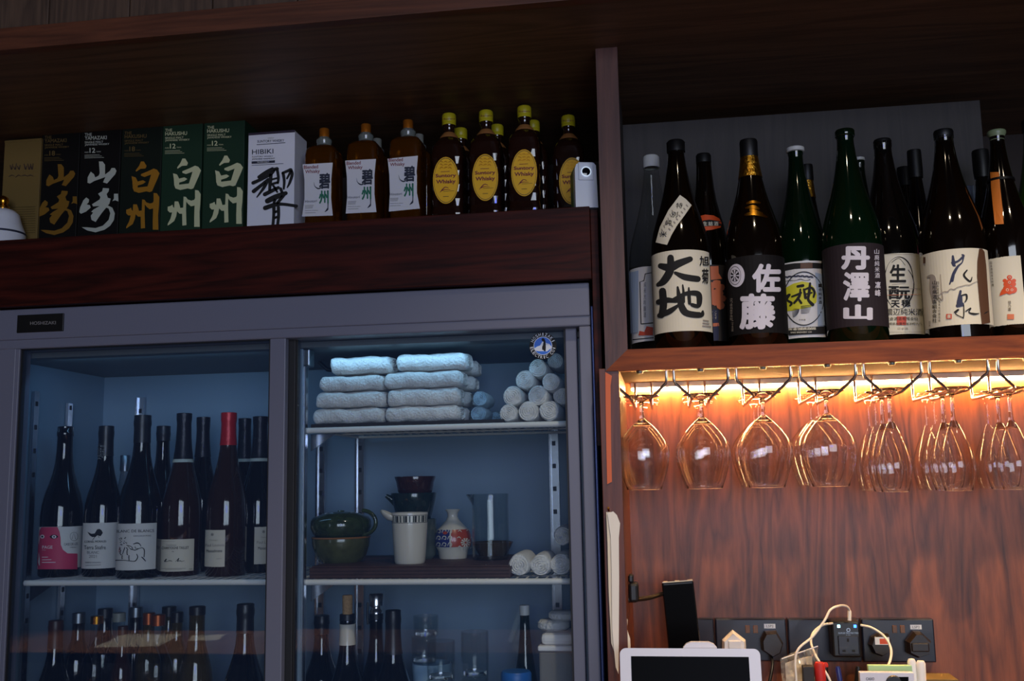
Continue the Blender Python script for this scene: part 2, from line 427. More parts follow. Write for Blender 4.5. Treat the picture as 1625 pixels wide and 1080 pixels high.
# ------------------------------------------------------------------ fridge
t = fr = thing('refrigerator', 'grey two-door glass front bar fridge with white wire shelves', 'refrigerator', (-.7, YR, 0))
RX = at(935.4, 475, YR).x                 # right edge
LX = -1.42; IX0 = at(166, 600, 2.25).x; IX1 = RX-.035; YBK = 2.25
zh0 = at(500, 519.5, YR).z                # header lower edge
zc = at(300, 594, 2.25).z
b = MB()
b.box(LX, RX, YR, 2.38, zc+.012, ZF, bev=.003)                                   # top
b.box(RX-.021, RX, YR+.002, 2.38, .10, zc+.012, bev=.002)                        # right side
b.box(LX, IX0-.021, YR+.002, 2.38, .10, zc+.012, bev=.002); b.box(IX0-.021, at(7, 900, YR).x, YR+.002, 1.872, .10, zh0, bev=.002)               # left side
b.box(LX, RX, 2.30, 2.38, .10, zc+.012); b.box(LX, RX, YR, 2.38, .06, .42)
build('cabinet_body', b, 'steel_paint', fr)
b = MB(); b.box(LX, RX, YR-.004, YR+.02, zh0, ZF-.0015, bev=.0025); build('header', b, 'steel_paint', fr)
b = MB()
b.box(IX0, IX1, YBK, YBK+.02, .44, zc); b.box(IX0-.02, IX0, 1.875, YBK+.02, .44, zc); b.box(IX1, IX1+.01, 1.895, YBK+.02, .44, zc)
b.box(IX0, IX1, 1.89, YBK, .43, .44)
build('liner', b, 'liner', fr)
build('duct', MB().box(IX0-.02, IX1+.01, 1.875, YBK+.02, zc, zc+.011), 'duct', fr)
# centre divider seen through the right pane
XD0, XD1 = at(469, 700, 1.90).x, at(483.5, 700, 1.90).x
build('divider', MB().box(XD0, XD1, 1.885, 1.92, .44, zc, bev=.002), 'liner', fr)
b = MB()                                   # little light fitting at the top of the divider and duct curve at the ceiling
b.box(XD1-.008, XD1+.012, 1.89, 1.92, zc-.035, zc, bev=.003); build('lamp_bracket', b, 'zinc', fr)
c0 = at(541, 546, 2.1)
b = MB(); b.tube([(c0.x-.05, 2.1, zc), (c0.x-.03, 2.1, zc-.018), (c0.x+.01, 2.1, zc-.024), (c0.x+.028, 2.1, zc-.012), (c0.x+.03, 2.1, zc)], .0045, m=0); build('drain_hose', b, 'black', fr)
# shelves
def wire_shelf(x0, x1, z, y0=1.90, y1=2.22):
    b = MB(); b.tube([(x0, y0+.006, z-.006), (x1, y0+.006, z-.006)], .0058, 10); b.tube([(x0+.008, y1, z-.006), (x1-.008, y1, z-.006)], .003, 8)
    for x in (x0+.006, x1-.006): b.tube([(x, y0+.006, z-.006), (x, y1, z-.006)], .003, 8)
    n = int((x1-x0)/.0185)
    for i in range(1, n): x = x0+(x1-x0)*i/n; b.tube([(x, y0+.004, z-.0015), (x, y1, z-.0015)], .0014, 6)
    for y in (y0+.10, y0+.2): b.tube([(x0, y, z-.0045), (x1, y, z-.0045)], .002, 6)
    return b
zA = at(690, 672.5, 1.90).z; zB = at(690, 918, 1.90).z; zBL = at(230, 919.5, 1.90).z
xa, xb = at(486, 680, 1.90).x, IX1-.012
build('shelf', wire_shelf(xa, xb, zA), 'white_wire', fr); build('shelf', wire_shelf(at(482, 922, 1.90).x, xb, zB), 'white_wire', fr)
build('shelf', wire_shelf(at(36.5, 927, 1.90).x, XD0-.004, zBL), 'white_wire', fr)
zL = zBL-.36
build('shelf', wire_shelf(IX0+.03, XD0-.004, zL), 'white_wire', fr); build('shelf', wire_shelf(xa, xb, zL), 'white_wire', fr)
# perforated shelf standards
def standard(X, Y, z0, z1, side=False, w=.017):
    b = MB(); dx, dy = (.006, w) if side else (w, .006)
    b.box(X-dx/2, X+dx/2, Y-dy/2, Y+dy/2, z0, z1, m=0)
    if not side:
        for s in (-1, 1): b.box(X+s*w/2-.002, X+s*w/2+.002, Y-.009, Y, z0, z1, m=0)
    z = z0+.03
    while z < z1-.01:
        if side: b.box(X+.001, X+.0036, Y-.004, Y+.004, z, z+.010, m=1)
        else: b.box(X-.004, X+.004, Y-.0036, Y-.001, z, z+.010, m=1)
        z += .05
    return build('shelf_standard', b, ['steel', 'black'], fr)
zs1 = axis_z(IX0+.006, 1.975, 621)
standard(IX0+.006, 1.975, .5, zs1, True); standard(IX0+.006, 2.10, .5, axis_z(IX0+.006, 2.10, 640), True)
standard(at(224, 650, YBK-.006).x, YBK-.006, .5, axis_z(at(224, 650, YBK).x, YBK, 631))
standard(at(510, 750, YBK-.006).x, YBK-.006, .5, zA-.004); standard(at(572, 750, YBK-.006).x, YBK-.006, .5, zA-.004); standard(at(880, 750, YBK-.006).x, YBK-.006, .5, zA+.08)
build('shelf_standard', MB().box(XD1, XD1+.004, 1.893, 1.905, .5, zc-.03), ['steel'], fr)
# brackets under the shelf ends
for (x, z) in ((at(45, 940, 1.93).x, zBL), (at(492, 690, 1.93).x, zA), (at(492, 935, 1.93).x, zB)):
    build('bracket', MB().prism([(x, z-.012), (x+.05, z-.012), (x, z-.045)], 1.935, 1.939), 'steel', fr)
# doors: frame > pane
def door(name, xl0, xl1, xr0, xr1, ztop, ztop2, y, sticker=False, leftbar='steel_paint'):
    zb0 = .46
    b = MB()
    b.box(xl0, xl1, y, y+.018, zb0, ztop, m=1 if leftbar != 'steel_paint' else 0, bev=.0015); b.box(xr0, xr1, y, y+.018, zb0, ztop, bev=.0015)
    b.box(xl1, xr0, y+.001, y+.018, ztop2, ztop, bev=.001); b.box(xl1, xr0, y+.001, y+.018, zb0, zb0+.05)
    o = build('door', b, ['steel_paint', leftbar], fr)
    build('pane', MB().box(xl1-.004, xr0+.004, y+.007, y+.011, zb0+.04, ztop2+.004), 'pane', o)
    build('gasket', MB().box(xl1-.001, xl1+.003, y+.004, y+.0175, zb0+.05, ztop2).box(xr0-.003, xr0+.001, y+.004, y+.0175, zb0+.05, ztop2).box(xl1, xr0, y+.004, y+.0175, ztop2-.003, ztop2), 'gasket', o)
    return o
yl, yr = YR+.004, YR+.026
A_ = lambda px, py, Y: at(px, py, Y).x
door('door', A_(10.5, 550, yl), A_(32, 550, yl), A_(428.5, 535, yl), A_(453.3, 531, yl), zh0-.001, at(230, 544.5, yl).z, yl)
dr = door('door', A_(448, 540, yr), A_(469, 560, yr), A_(896.5, 520, yr), A_(914.5, 520, yr), zh0-.001, at(690, 521.5, yr).z, yr, leftbar='gasket')
# penguin seal on the right pane
pm('badge_blue', '1a6ad8', .35); pm('badge_white', 'dfe6ef', .5)
s = Plane(yr+.0065); T = zt(820, 520, 13.5); a = Art(s, T)
a.ell(562, 385, 292, 290, 0); a.ell(562, 385, 200, 197, 2); a.ell(562, 385, 188, 185, 1)
a.poly([(378, 440), (440, 400), (500, 380), (545, 300), (590, 290), (640, 330), (700, 345), (745, 400), (735, 440), (690, 500), (620, 540), (560, 560), (490, 540), (410, 490)], 2)
a.poly([(400, 490), (470, 500), (560, 500), (650, 505), (720, 450), (735, 450), (680, 520), (600, 565), (540, 568), (450, 540)], 1)
a.poly([(530, 240), (560, 215), (600, 240), (620, 300), (625, 420), (620, 500), (590, 500), (565, 470), (545, 470), (545, 410), (565, 360), (575, 300), (540, 275)], 0)
a.poly([(548, 300), (575, 300), (565, 350), (545, 410), (530, 460), (525, 380)], 2)
for txt, aa, sgn in (('HOSHIZAKI', -155, 1), ('ELECTRIC CO.', 168, -1)):
    for i, ch in enumerate(txt):
        if ch == ' ': continue
        th = math.radians(aa+sgn*(130/8*i if sgn > 0 else 156/11*i)); (vs,), fs = text_mesh(ch)
        cx, cy = 562+244*math.cos(th), 385+244*math.sin(th); rot = th+PI/2 if sgn > 0 else th-PI/2
        sx = 24 if ch not in 'I.' else 9
        a.raw([(cx+(u-.5)*2*sx*math.cos(rot)-(v-.5)*66*math.sin(rot), cy+(u-.5)*2*sx*math.sin(rot)+(v-.5)*66*math.cos(rot)) for u, v in vs], fs, 2)
build('sticker', a.emit(MB(), off0=.0004), ['gap_black', 'badge_blue', 'badge_white'], dr)
pm('strip_blue_sheen', '4c5a88', .35, metal=.5)  # blue neon reflection on the fridge edge, put into the strip's colour
build('edge_strip', MB().box(RX+.0006, at(945, 600, YR+.01).x, YR+.006, YR+.03, .10, zh0+.02, bev=.002), 'strip_blue_sheen', fr)
# name plate on the header
T = zt(0, 480, 6); a = Art(Plane(YR-.004-.003), T); a.text('HOSHIZAKI', 288, 180, 532, 212, 1, .01, dy=6)
p0, p1 = at(31, 500, YR), at(103, 526, YR)
b = MB().box(p0.x, p1.x, YR-.007, YR-.003, p1.z+.0005, p0.z-.001, bev=.001); a.emit(b, off0=.0002)
build('name_plate', b, ['black', 'grey_ink'], fr)
# warning sign on the left wall inside
T = zt(0, 900, 6)
pl = MB(); z0 = axis_z(IX0, 1.93, 1044)
def onwall(y, z): return (IX0+.0012, y, z)
pl.add([onwall(1.905, z0-.07), onwall(1.945, z0-.07), onwall(1.945, z0), onwall(1.905, z0)], [[0, 1, 2, 3]], 0)
yc_ = 1.925
def tri(r, zc_): return [(yc_-r, zc_-r*.6), (yc_+r, zc_-r*.6), (yc_, zc_+r*1.1)]
o1, o2 = tri(.016, z0-.03), tri(.0125, z0-.03)
vs = [(IX0+.0016, y, z) for y, z in o1+o2]; pl.add(vs, [[0, 1, 4, 3], [1, 2, 5, 4], [2, 0, 3, 5]], 1)
pl.add([(IX0+.0016, yc_-.0015, z0-.035), (IX0+.0016, yc_+.0015, z0-.035), (IX0+.0016, yc_+.0015, z0-.024), (IX0+.0016, yc_-.0015, z0-.024)], [[0, 1, 2, 3]], 1)
build('warning_sign', pl, ['white', 'ink'], fr)

# ------------------------------------------------------------------ work counter in front of the fridge, below the picture; its papers show as mirror images in the glass
pm('counter_top', '8a6248', .4, var=.2, bscale=30)
t = thing('work_counter', 'low wooden work counter in front of the fridge, seen only mirrored in its glass', 'counter', (-.8, .74, 0))
build('counter_top', MB().box(-2.2, .9, .53, .95, 1.02, 1.05, bev=.003), 'counter_top', t)
for x in (-2.15, -.65, .85): build('leg', MB().box(x-.03, x+.03, .58, .90, 0, 1.02), 'wood_post', t)
for i, q in enumerate(([(-1.654, .875), (-1.469, .846), (-1.512, .616), (-1.705, .621)], [(-1.430, .740), (-1.342, .737), (-1.368, .613), (-1.468, .641)])):
    b = MB(); b.add([(x, y, 1.0503) for x, y in q]+[(x, y, 1.0512) for x, y in q], [[0, 1, 2, 3], [4, 5, 6, 7], [0, 1, 5, 4], [1, 2, 6, 5], [2, 3, 7, 6], [3, 0, 4, 7]]); single('paper', b, 'white', ('large', 'small')[i]+' white paper lying on the work counter, mirrored in the fridge glass', 'paper', 'papers on the work counter', org=(q[0][0], q[0][1], 1.0503))
# ------------------------------------------------------------------ things on the high shelf over the fridge
for n, c in dict(box_beige='6e5a32', box_black='0c0a0a', box_deepgreen='101811', box_green='1b3424', box_white='dcdde6').items(): pm(n, c, .5, spec=.25)
pm('box_top', '0c0d0c', .6); pm('box_purple', '2b1e33', .6); pm('foil_grey', '9a9d97', .3, metal=.8); pm('green_dark', '1c6a52', .7); pm('navy', '23283a', .7); pm('maroon', '7c2733', .7)
pm('gold_ink_shaded', '86601c', .5, metal=.3); pm('silver_ink', 'aeb2a6', .6); pm('dim_gold', '5c4a22', .6); pm('dim_green', '3f5244', .7)  # left black box's gold: gold_ink darkened for its dimmer place on the shelf
YBX = 1.98
T7, T8, T1 = zt(60, 240, 7.715), zt(190, 170, 5.4), zt(0, 150, 3.375)
def gift_box(label, px0, px1, ptop, mats, depth=.087, art=None, topm=1, group='boxed whiskies on the high shelf', name='whisky_box', Y=YBX):
    ym = (ptop+365)/2; x0, x1 = at(px0, ym, Y).x, at(px1, ym, Y).x; z1 = axis_z((x0+x1)/2, Y, ptop)
    t = thing(name, label, 'box', ((x0+x1)/2, Y+depth/2, ZW), group)
    b = MB().box(x0, x1, Y, Y+depth, ZW, z1, bev=.0008)
    if art: art.emit(b, off0=.0006, shift=1)
    build('carton', b, [mats[0]]+mats[2:], t)
    b = MB(); b.box(x0+.0006, x1-.0006, Y+.0008, Y+depth-.0008, z1-.0002, z1+.0016); b.box(x0, x1, Y-.0006, Y+.0004, z1-.004, z1+.001)
    build('lid', b, mats[topm], t)
    return t
YAMA = [[(750,125),(795,125),(825,165),(825,285),(885,240),(905,205),(945,205),(965,240),(950,280),(850,395),(800,380),(830,315),(690,365),(640,395),(610,385),(612,320),(650,250),(690,280),(705,320),(745,300),(760,270),(755,200)],
 [(595,565),(630,590),(625,625),(600,650),(640,660),(650,690),(590,740),(530,765),(510,745),(520,690),(560,600)],
 [(800,450),(875,455),(870,490),(845,525),(860,570),(895,580),(880,640),(860,665),(915,690),(945,760),(935,840),(890,910),(820,960),(710,992),(610,970),(540,930),(600,930),(710,940),(800,910),(870,840),(890,760),(870,700),(840,690),(790,750),(710,865),(660,840),(650,790),(680,750),(655,740),(690,710),(760,670),(680,675),(665,650),(760,590),(770,560),(740,520),(790,490)],
 [(935,520),(985,520),(990,615),(950,600),(915,610),(935,580)]]
HAKU = [[(1265,125),(1300,125),(1333,180),(1320,210),(1260,215),(1205,250),(1200,235),(1240,180)],
 [(1150,305),(1200,320),(1225,370),(1290,355),(1325,375),(1290,400),(1225,420),(1225,445),(1345,430),(1390,285),(1310,315),(1265,300),(1265,280),(1350,245),(1420,212),(1460,225),(1493,270),(1470,330),(1400,490),(1370,500),(1330,490),(1240,510),(1180,490),(1165,450),(1160,370)],
 [(1085,715),(1120,705),(1145,690),(1150,715),(1165,730),(1170,650),(1215,650),(1230,690),(1240,730),(1275,725),(1280,590),(1310,595),(1330,625),(1375,640),(1410,630),(1420,610),(1420,510),(1460,515),(1490,560),(1485,680),(1475,780),(1478,960),(1410,960),(1410,850),(1415,700),(1370,710),(1335,680),(1312,650),(1310,760),(1315,940),(1265,945),(1262,800),(1230,800),(1200,770),(1190,830),(1165,890),(1110,930),(1085,945),(1085,925),(1120,860),(1140,785),(1110,785),(1085,760)]]
def box_art(polys, dx, dy, name, age, zx, zy, dim=False):       # (zx, zy): offset of the small print from the rightmost green box, in its zoom pixels
    a = Art(Plane(YBX), T7)
    for p in polys: a.poly([(x+dx, y+dy) for x, y in p], 0)
    a.T = lambda x, y: T8(x+zx, y+zy)
    a.text('SUNTORY WHISKY', 775, 72, 995, 98, 1, .012, dy=8); a.text('HOUSE OF', 860, 58, 905, 64, 1)
    a.line([(770, 112), (1005, 101)], 4, 1)
    m = 2 if dim else 1
    a.text('THE', 752, 163, 812, 188, m, .015, dy=2); a.text(name, 752, 190, 940, 222, m, .02, dy=6)
    a.text('SINGLE MALT', 752, 234, 910, 252, m, .012, dy=6); a.text('JAPANESE WHISKY', 752, 256, 962, 276, m, .012, dy=8)
    a.text(age, 793, 290, 842, 332, m, .02); a.text('AGED', 750, 322, 786, 332, m, 0); a.text('YEARS', 850, 317, 890, 327, m, 0)
    for i in range(3): a.line([(750, 352+i*12), (880+i*18, 347+i*12)], 3, m)
    return a
gift_box('tall beige box with faint script and striped lower half beside the porcelain bell', 4, 62.5, 222, ['box_beige', 'box_beige', 'brown_ink', 'dim_gold'], art=(lambda a: (
    [a.stroke([(x, 385+random.uniform(-14, 10), 5), (x+8, 400, 7), (x+14, 388+random.uniform(-20, 8), 4)], 0) for x in (55, 75, 95, 130, 150, 165)],
    [a.stroke([(x, 440+random.uniform(-6, 6), 3), (x+16, 432, 4), (x+30, 438, 2)], 0) for x in (50, 85, 120, 150)],
    [a.line([(40, 605+i*12.5), (190, 600+i*12.5)], 4.5, 1) for i in range(12)], a)[-1])(Art(Plane(YBX-.006), T1)), Y=YBX-.006)
gift_box('black whisky box with two large gold brush characters', 64, 124.5, 188, ['box_black', 'box_top', 'gold_ink_shaded', 'dim_gold', 'dim_gold'], art=box_art(YAMA, -505, 33, 'YAMAZAKI', '18', -1392, 85, True))
gift_box('black whisky box with two large white brush characters', 126, 190, 186, ['box_black', 'box_top', 'silver_ink', 'silver_ink', 'silver_ink'], art=box_art(YAMA, 0, 0, 'YAMAZAKI', '12', -1048, 61))
gift_box('dark green whisky box with two large gold brush characters', 191.5, 255.5, 183, ['box_deepgreen', 'gold_ink', 'gold_ink', 'silver_ink', 'dim_gold'], art=box_art(HAKU, 0, 0, 'HAKUSHU', '18', -707, 48, True))
pm('kanji_cream', 'c4c69c', .6)
gift_box('green whisky box with cream brush characters between the dark green box and its twin', 256.5, 319.5, 177, ['box_green', 'foil_grey', 'kanji_cream', 'kanji_cream'], art=box_art(HAKU, 65.7*7.715, -4.6*7.715, 'HAKUSHU', '12', -360, 24))
gift_box('green whisky box with cream brush characters beside the white box', 322.5, 387, 172, ['box_green', 'foil_grey', 'kanji_cream', 'kanji_cream'], art=box_art(HAKU, 132.4*7.715, -9.3*7.715, 'HAKUSHU', '12', 0, 0))
a = Art(Plane(YBX), T8)
a.text('SUNTORY WHISKY', 1180, 284, 1410, 306, 1, .012, dy=10); a.text('HOUSE OF', 1270, 262, 1322, 270, 1, dy=2); a.line([(1175, 322), (1420, 305)], 5, 1)
a.text('HIBIKI', 1135, 365, 1318, 405, 1, .006, dy=8); a.text('SUNTORY WHISKY', 1135, 420, 1315, 432, 1, 0, dy=6); a.text('JAPANESE HARMONY', 1135, 440, 1332, 456, 1, .01, dy=6)
a.poly([(1132, 466), (1332, 456), (1332, 476), (1132, 486)], 1); a.text("MASTER'S SELECT", 1180, 468, 1284, 478, 2, .01, dy=4); a.line([(1132, 500), (1405, 484)], 3, 1)
for s in ([(1145,650,30),(1230,612,26),(1300,572,26),(1335,528,22)], [(1195,600,28),(1260,560,36),(1312,530,30)], [(1150,722,34),(1215,670,28),(1275,620,24)], [(1178,772,10),(1235,695,26),(1265,640,28)],
          [(1300,560,30),(1292,650,30),(1285,725,22)], [(1350,525,24),(1362,600,24),(1358,650,20)], [(1300,622,16),(1356,608,16)], [(1300,662,20),(1356,645,20)], [(1310,545,18),(1358,528,18)], [(1245,748,34),(1305,718,32),(1362,690,26)], [(1312,665,18),(1330,690,20),(1352,728,16)],
          [(1402,565,26),(1412,630,24),(1408,700,18)], [(1398,566,20),(1440,548,24),(1472,540,24),(1436,612,16)], [(1472,535,20),(1480,580,26),(1458,650,22),(1438,690,10)],
          [(1268,805,44),(1340,770,46),(1425,738,34)], [(1382,700,26),(1398,745,24)], [(1318,835,20),(1340,780,26)], [(1408,755,28),(1372,800,26),(1340,835,22)], [(1248,865,38),(1330,838,36),(1400,832,26),(1518,848,26)], [(1324,862,30),(1322,930,26),(1316,1006,26)], [(1362,858,28),(1364,930,26),(1356,1006,26)], [(1322,905,20),(1362,888,20)], [(1320,955,20),(1362,936,20)]):
    a.stroke(s, 0)
gift_box('white whisky box with one large black brush character', 393, 467, 209.5, ['box_white', 'box_purple', 'ink', 'navy', 'box_white'], .073, a)
# porcelain bell
cx, cy = at(4, 350, 1.93).x, 1.93; k = mpp(4, 350, 1.93); t = thing('porcelain_bell', 'white porcelain bell bottle with a gold knob at the left shelf end', 'bottle', (cx, cy, ZW))
zz = lambda py: axis_z(cx, cy, py)
pm('porcelain', 'd9dbe2', .15, coat=.5); pm('gold', 'c58a2c', .22, metal=1); pm('gold_foil', 'd19a34', .3, metal=1, bump=.6, bscale=160)
b = MB(); b.lathe([(0, ZW), (35*k, ZW), (35*k, zz(374)), (34*k, zz(368)), (30*k, zz(358)), (27.5*k, zz(351)), (27*k, zz(349)), (25*k, zz(341)), (19*k, zz(335)), (11*k, zz(332)), (8*k, zz(331)), (0, zz(331))], cx, cy, 40); build('body', b, 'porcelain', t)
b = MB(); b.lathe([(8*k, zz(333)), (10*k, zz(328)), (6*k, zz(325)), (8.5*k, zz(320)), (7*k, zz(314)), (3*k, zz(311)), (0, zz(310.5))], cx, cy, 24); build('knob', b, 'gold', t)
b = MB(); b.lathe([(34.6*k, zz(369.5)), (35.4*k, zz(370.5)), (35.4*k, zz(372)), (34.6*k, zz(373))], cx, cy, 40); build('band', b, 'navy', t)

# squared bottles: rings of a rounded square
def sq_rings(mb, rows, cx, cy, n=40, m=0, facet=0, smooth=True):
    vs = []; fs = []
    for q, (hx, hy, e, z) in enumerate(rows):
        for i in range(n):
            a = 2*PI*(i+(.5 if facet and q % 2 else 0))/n; c, s = math.cos(a), math.sin(a)
            vs.append((cx+hx*math.copysign(abs(c)**(2/e), c), cy+hy*math.copysign(abs(s)**(2/e), s), z))
    for q in range(len(rows)-1):
        for i in range(n):
            j = (i+1) % n
            if facet:
                if q % 2 == 0: fs += [[q*n+i, q*n+j, (q+1)*n+i], [q*n+j, (q+1)*n+j, (q+1)*n+i]]
                else: fs += [[q*n+i, q*n+j, (q+1)*n+j], [q*n+i, (q+1)*n+j, (q+1)*n+i]]
            else: fs.append([q*n+i, q*n+j, (q+1)*n+j, (q+1)*n+i])
    fs += [list(range(n))[::-1], list(range((len(rows)-1)*n, len(rows)*n))]
    return mb.add(vs, fs, m, smooth)
pm('amber', '80480a', .06, coat=.5, trans=.8, ior=1.4); pm('amber_dark', '24100a', .1, coat=.6, trans=.15); pm('cap_gold', 'e88a2c', .25, metal=.75); pm('glass_grey', '8b938f', .12, trans=.5, coat=.4)
pm('label_grey', 'd4d3d8', .6); pm('label_yellow', 'f0b400', .5); pm('cap_yellow', 'b7ab1c', .4); pm('tan_paper', '8a5a2c', .6); pm('emblem_gold', 'e0a02c', .35, metal=.6); pm('cap_grey', '83857c', .4)
T3 = zt(470, 190, 6.352)
LAB = [[(65,450),(215,441),(370,432),(355,600),(350,760),(370,965),(215,970),(60,975),(85,800),(85,600)],
       [(495,412),(650,403),(805,395),(790,560),(790,750),(810,930),(655,937),(500,945),(515,780),(512,580)],
       [(922,393),(1075,377),(1228,362),(1215,520),(1215,720),(1248,895),(1090,910),(935,925),(945,740),(940,560)]]
def square_bottle(px, Y, ptop, label, lab=None, off=(0, 0)):
    cx = at(px, 300, Y).x; k = mpp(px, 280, Y); z = lambda py: axis_z(cx, Y, py+ptop-205)
    hx, hy = .0335, .035
    t = thing('whisky_bottle', label, 'bottle', (cx, Y, ZW), 'square amber whisky bottles on the high shelf')
    b = MB(); sq_rings(b, [(hx*.9, hy*.9, 5, ZW), (hx, hy, 6, ZW+.004), (hx, hy, 7, z(252)), (hx*.97, hy*.97, 6, z(243)), (hx*.8, hy*.8, 4, z(237)), (.017, .017, 2.2, z(234)), (.0125, .0125, 2, z(231)), (.0125, .0125, 2, z(228))], cx, Y, 44)
    build('body', b, 'amber', t)
    b = MB(); b.lathe([(.0125, z(233)), (.0155, z(232)), (.0155, z(228)), (.0165, z(226.5)), (.0165, z(223)), (.0145, z(222)), (.012, z(219))], cx, Y, 28); build('neck', b, 'glass_grey', t)
    b = MB(); b.lathe([(.0107, z(220)), (.0107, z(206)), (.0098, z(205)), (0, z(205))], cx, Y, 28); build('cap', b, 'cap_gold' if lab else 'cap_grey', t)
    if lab:
        S = Plane(Y-hy); a = Art(S, T3); a.poly(lab, 0)
        a.T = lambda x, y: T3(x+off[0], y+off[1])
        a.text('Blended', 78, 462, 222, 498, 2, .02, dy=8); a.text('Whisky', 92, 508, 240, 552, 2, .02, dy=8)
        a.text('碧', 232, 540, 345, 700, 1, .035, dy=6); a.stroke([(180, 630, 2), (190, 670, 6), (225, 694, 13), (268, 680, 6)], 1)
        a.text('州', 230, 715, 330, 850, 3, .035, dy=4); a.stroke([(318, 720, 14), (322, 800, 12), (322, 880, 9), (316, 905, 18), (292, 928, 5)], 1)
        a.text('Hinotori', 92, 812, 212, 836, 1, 0, dy=6)
        for i in range(3): a.line([(92, 866+i*13), (178-i*4, 862+i*13)], 3.5, 4)
        a.text('PRODUCE OF JAPAN', 92, 914, 222, 922, 1, 0, dy=4); a.line([(92, 940), (200, 936)], 3, 4)
        build('label', a.emit(MB(), off0=.0006), ['label_grey', 'navy', 'maroon', 'green_dark', 'grey_ink'], t)
    return t
W_ = 'copper-capped square amber bottle with white label, '
square_bottle(514, 1.996, 205, W_+'beside the white box', LAB[0])
square_bottle(580.5, 1.996, 198, W_+'in the middle of its row', LAB[1], (430, -40))
square_bottle(648, 1.996, 191.5, W_+'next to the yellow-labelled bottles', LAB[2], (855, -72))
square_bottle(598, 2.10, 221, 'square amber bottle with a grey cap standing behind the middle copper-capped bottle')
square_bottle(665, 2.10, 214, 'square amber bottle with a grey cap peeking out behind the rightmost copper-capped bottle')

T4 = zt(670, 160, 5.603)
def kaku(px, Y, ptop, label, off=None):
    cx = at(px, 300, Y).x; s = Y/2.0; z = lambda py: axis_z(cx, Y, 182+(py-182)/s+ptop-182)
    h = .0345
    t = thing('whisky_bottle', label, 'bottle', (cx, Y, ZW), 'diamond-cut whisky bottles with yellow labels on the high shelf')
    zb, zt2 = ZW+.004, z(246); rows = [(h*.9, h*.9, 5, ZW)]; n = 13
    for i in range(n): rows.append((h*(1 if i % 2 else .945), h*(1 if i % 2 else .945), 5.5, zb+(zt2-zb)*i/(n-1)))
    rows += [(h*.93, h*.93, 4, z(237)), (h*.8, h*.8, 3, z(229)), (.0185, .0185, 2.2, z(221)), (.0125, .0125, 2, z(219))]
    b = MB(); sq_rings(b, rows, cx, Y, 32, 0, 1, False); build('body', b, 'amber_dark', t)
    b = MB(); b.lathe([(.0205, z(221.5)), (.0195, z(219)), (.013, z(213)), (.0118, z(212))], cx, Y, 28); build('neck_collar', b, 'tan_paper', t)
    b = MB(); b.lathe([(.0125, z(216)), (.0115, z(211)), (.0115, z(204)), (.0135, z(202)), (.0135, z(199))], cx, Y, 28); build('neck', b, 'amber_dark', t)
    b = MB(); b.lathe([(.0145, z(200)), (.0148, z(196)), (.0142, z(195.5)), (.0148, z(195)), (.0148, z(184)), (.013, z(182)), (0, z(182))], cx, Y, 32)
    if off:
        a = Art(Cyl(cx, Y, .0148)); q = proj((cx, Y, z(189))); a.text('Suntory', q[0]-8, q[1]-1.4, q[0]+9, q[1]+1.6, 1, .01, dy=.5); a.emit(b, 2)
    build('cap', b, ['cap_yellow', 'maroon'], t)
    if off is not None:
        a = Art(Plane(Y-h), lambda x, y: T4(x+off[0], y+off[1]))
        a.ell(211, 707, 115, 208, 0, n=44); a.ell(211, 707, 107, 200, 3, .97, n=44)
        random.seed(3)
        for i in range(9):
            x, y = 172+(i % 3)*38, 545+(i//3)*26; a.stroke([(x-14, y+random.uniform(-8, 8), 6), (x, y-6, 11), (x+14, y+random.uniform(-8, 8), 6)], 2)
        a.line([(168, 632), (246, 628)], 4, 1)
        a.text('Suntory', 120, 652, 302, 692, 1, .028, dy=6); a.text('Whisky', 126, 704, 298, 748, 1, .028, dy=6)
        a.stroke([(160, 815, 3), (185, 785, 8), (208, 768, 6), (235, 776, 4)], 1); a.stroke([(172, 800, 8), (205, 790, 5), (250, 792, 3)], 1)
        a.line([(190, 806), (285, 800)], 2.5, 3); a.line([(188, 852), (236, 850)], 4, 3)
        build('label', a.emit(MB(), off0=.0008), ['label_yellow', 'maroon', 'emblem_gold', 'dim_gold'], t)
    return t
K_ = 'diamond-cut bottle with an oval yellow label, '
kaku(713.6, 2.0, 182, K_+'nearest the copper-capped bottles', (0, 0))
kaku(773, 2.0, 177, K_+'middle of the three in front', (350, -26))
kaku(834.5, 2.0, 170, K_+'tallest in view of the three in front', (696, -67))
kaku(904.5, 2.06, 185, K_+'partly behind the small white camera', (1122, 6))
kaku(732, 2.10, 205, 'yellow-capped whisky bottle hidden behind the first diamond-cut bottle from the left')
kaku(790, 2.10, 199.5, 'yellow-capped whisky bottle hidden behind the middle diamond-cut bottle')
kaku(848, 2.10, 193, 'yellow-capped whisky bottle hidden behind the third diamond-cut bottle from the left')

# small white camera at the end of the shelf
pm('device_white', 'd3d9e2', .35); pm('device_green', '3f6f24', .4); pm('lens', '0a0d12', .08, coat=.6); pm('ring_glow', 'dfeaf5', .3, emis='d8ecff', es=.5)  # lens ring: bluish reflected light put in as a faint emission
T5 = zt(860, 160, 5.684)
Yc = 1.822; p = at(929, 330, Yc); cx = p.x; k = mpp(929, 300, Yc); zt5 = axis_z(cx, Yc, 261)
t = thing('camera', 'small white and green camera with a round lens on the high shelf', 'camera', (cx, Yc, ZW))
w = .0205; d = .042
prof = [(cx-w, ZW), (cx+w+.001, ZW), (cx+w-.001, zt5-.006), (cx+w-.005, zt5-.001), (cx-w+.010, zt5), (cx-w+.003, zt5-.004), (cx-w, zt5-.012)]
M = Matrix.Translation((cx, Yc, 0)) @ Matrix.Rotation(math.radians(15), 4, 'Z') @ Matrix.Translation((-cx, -Yc, 0))
def rot(mb): mb.v = [tuple(M @ Vector(v)) for v in mb.v]; return mb
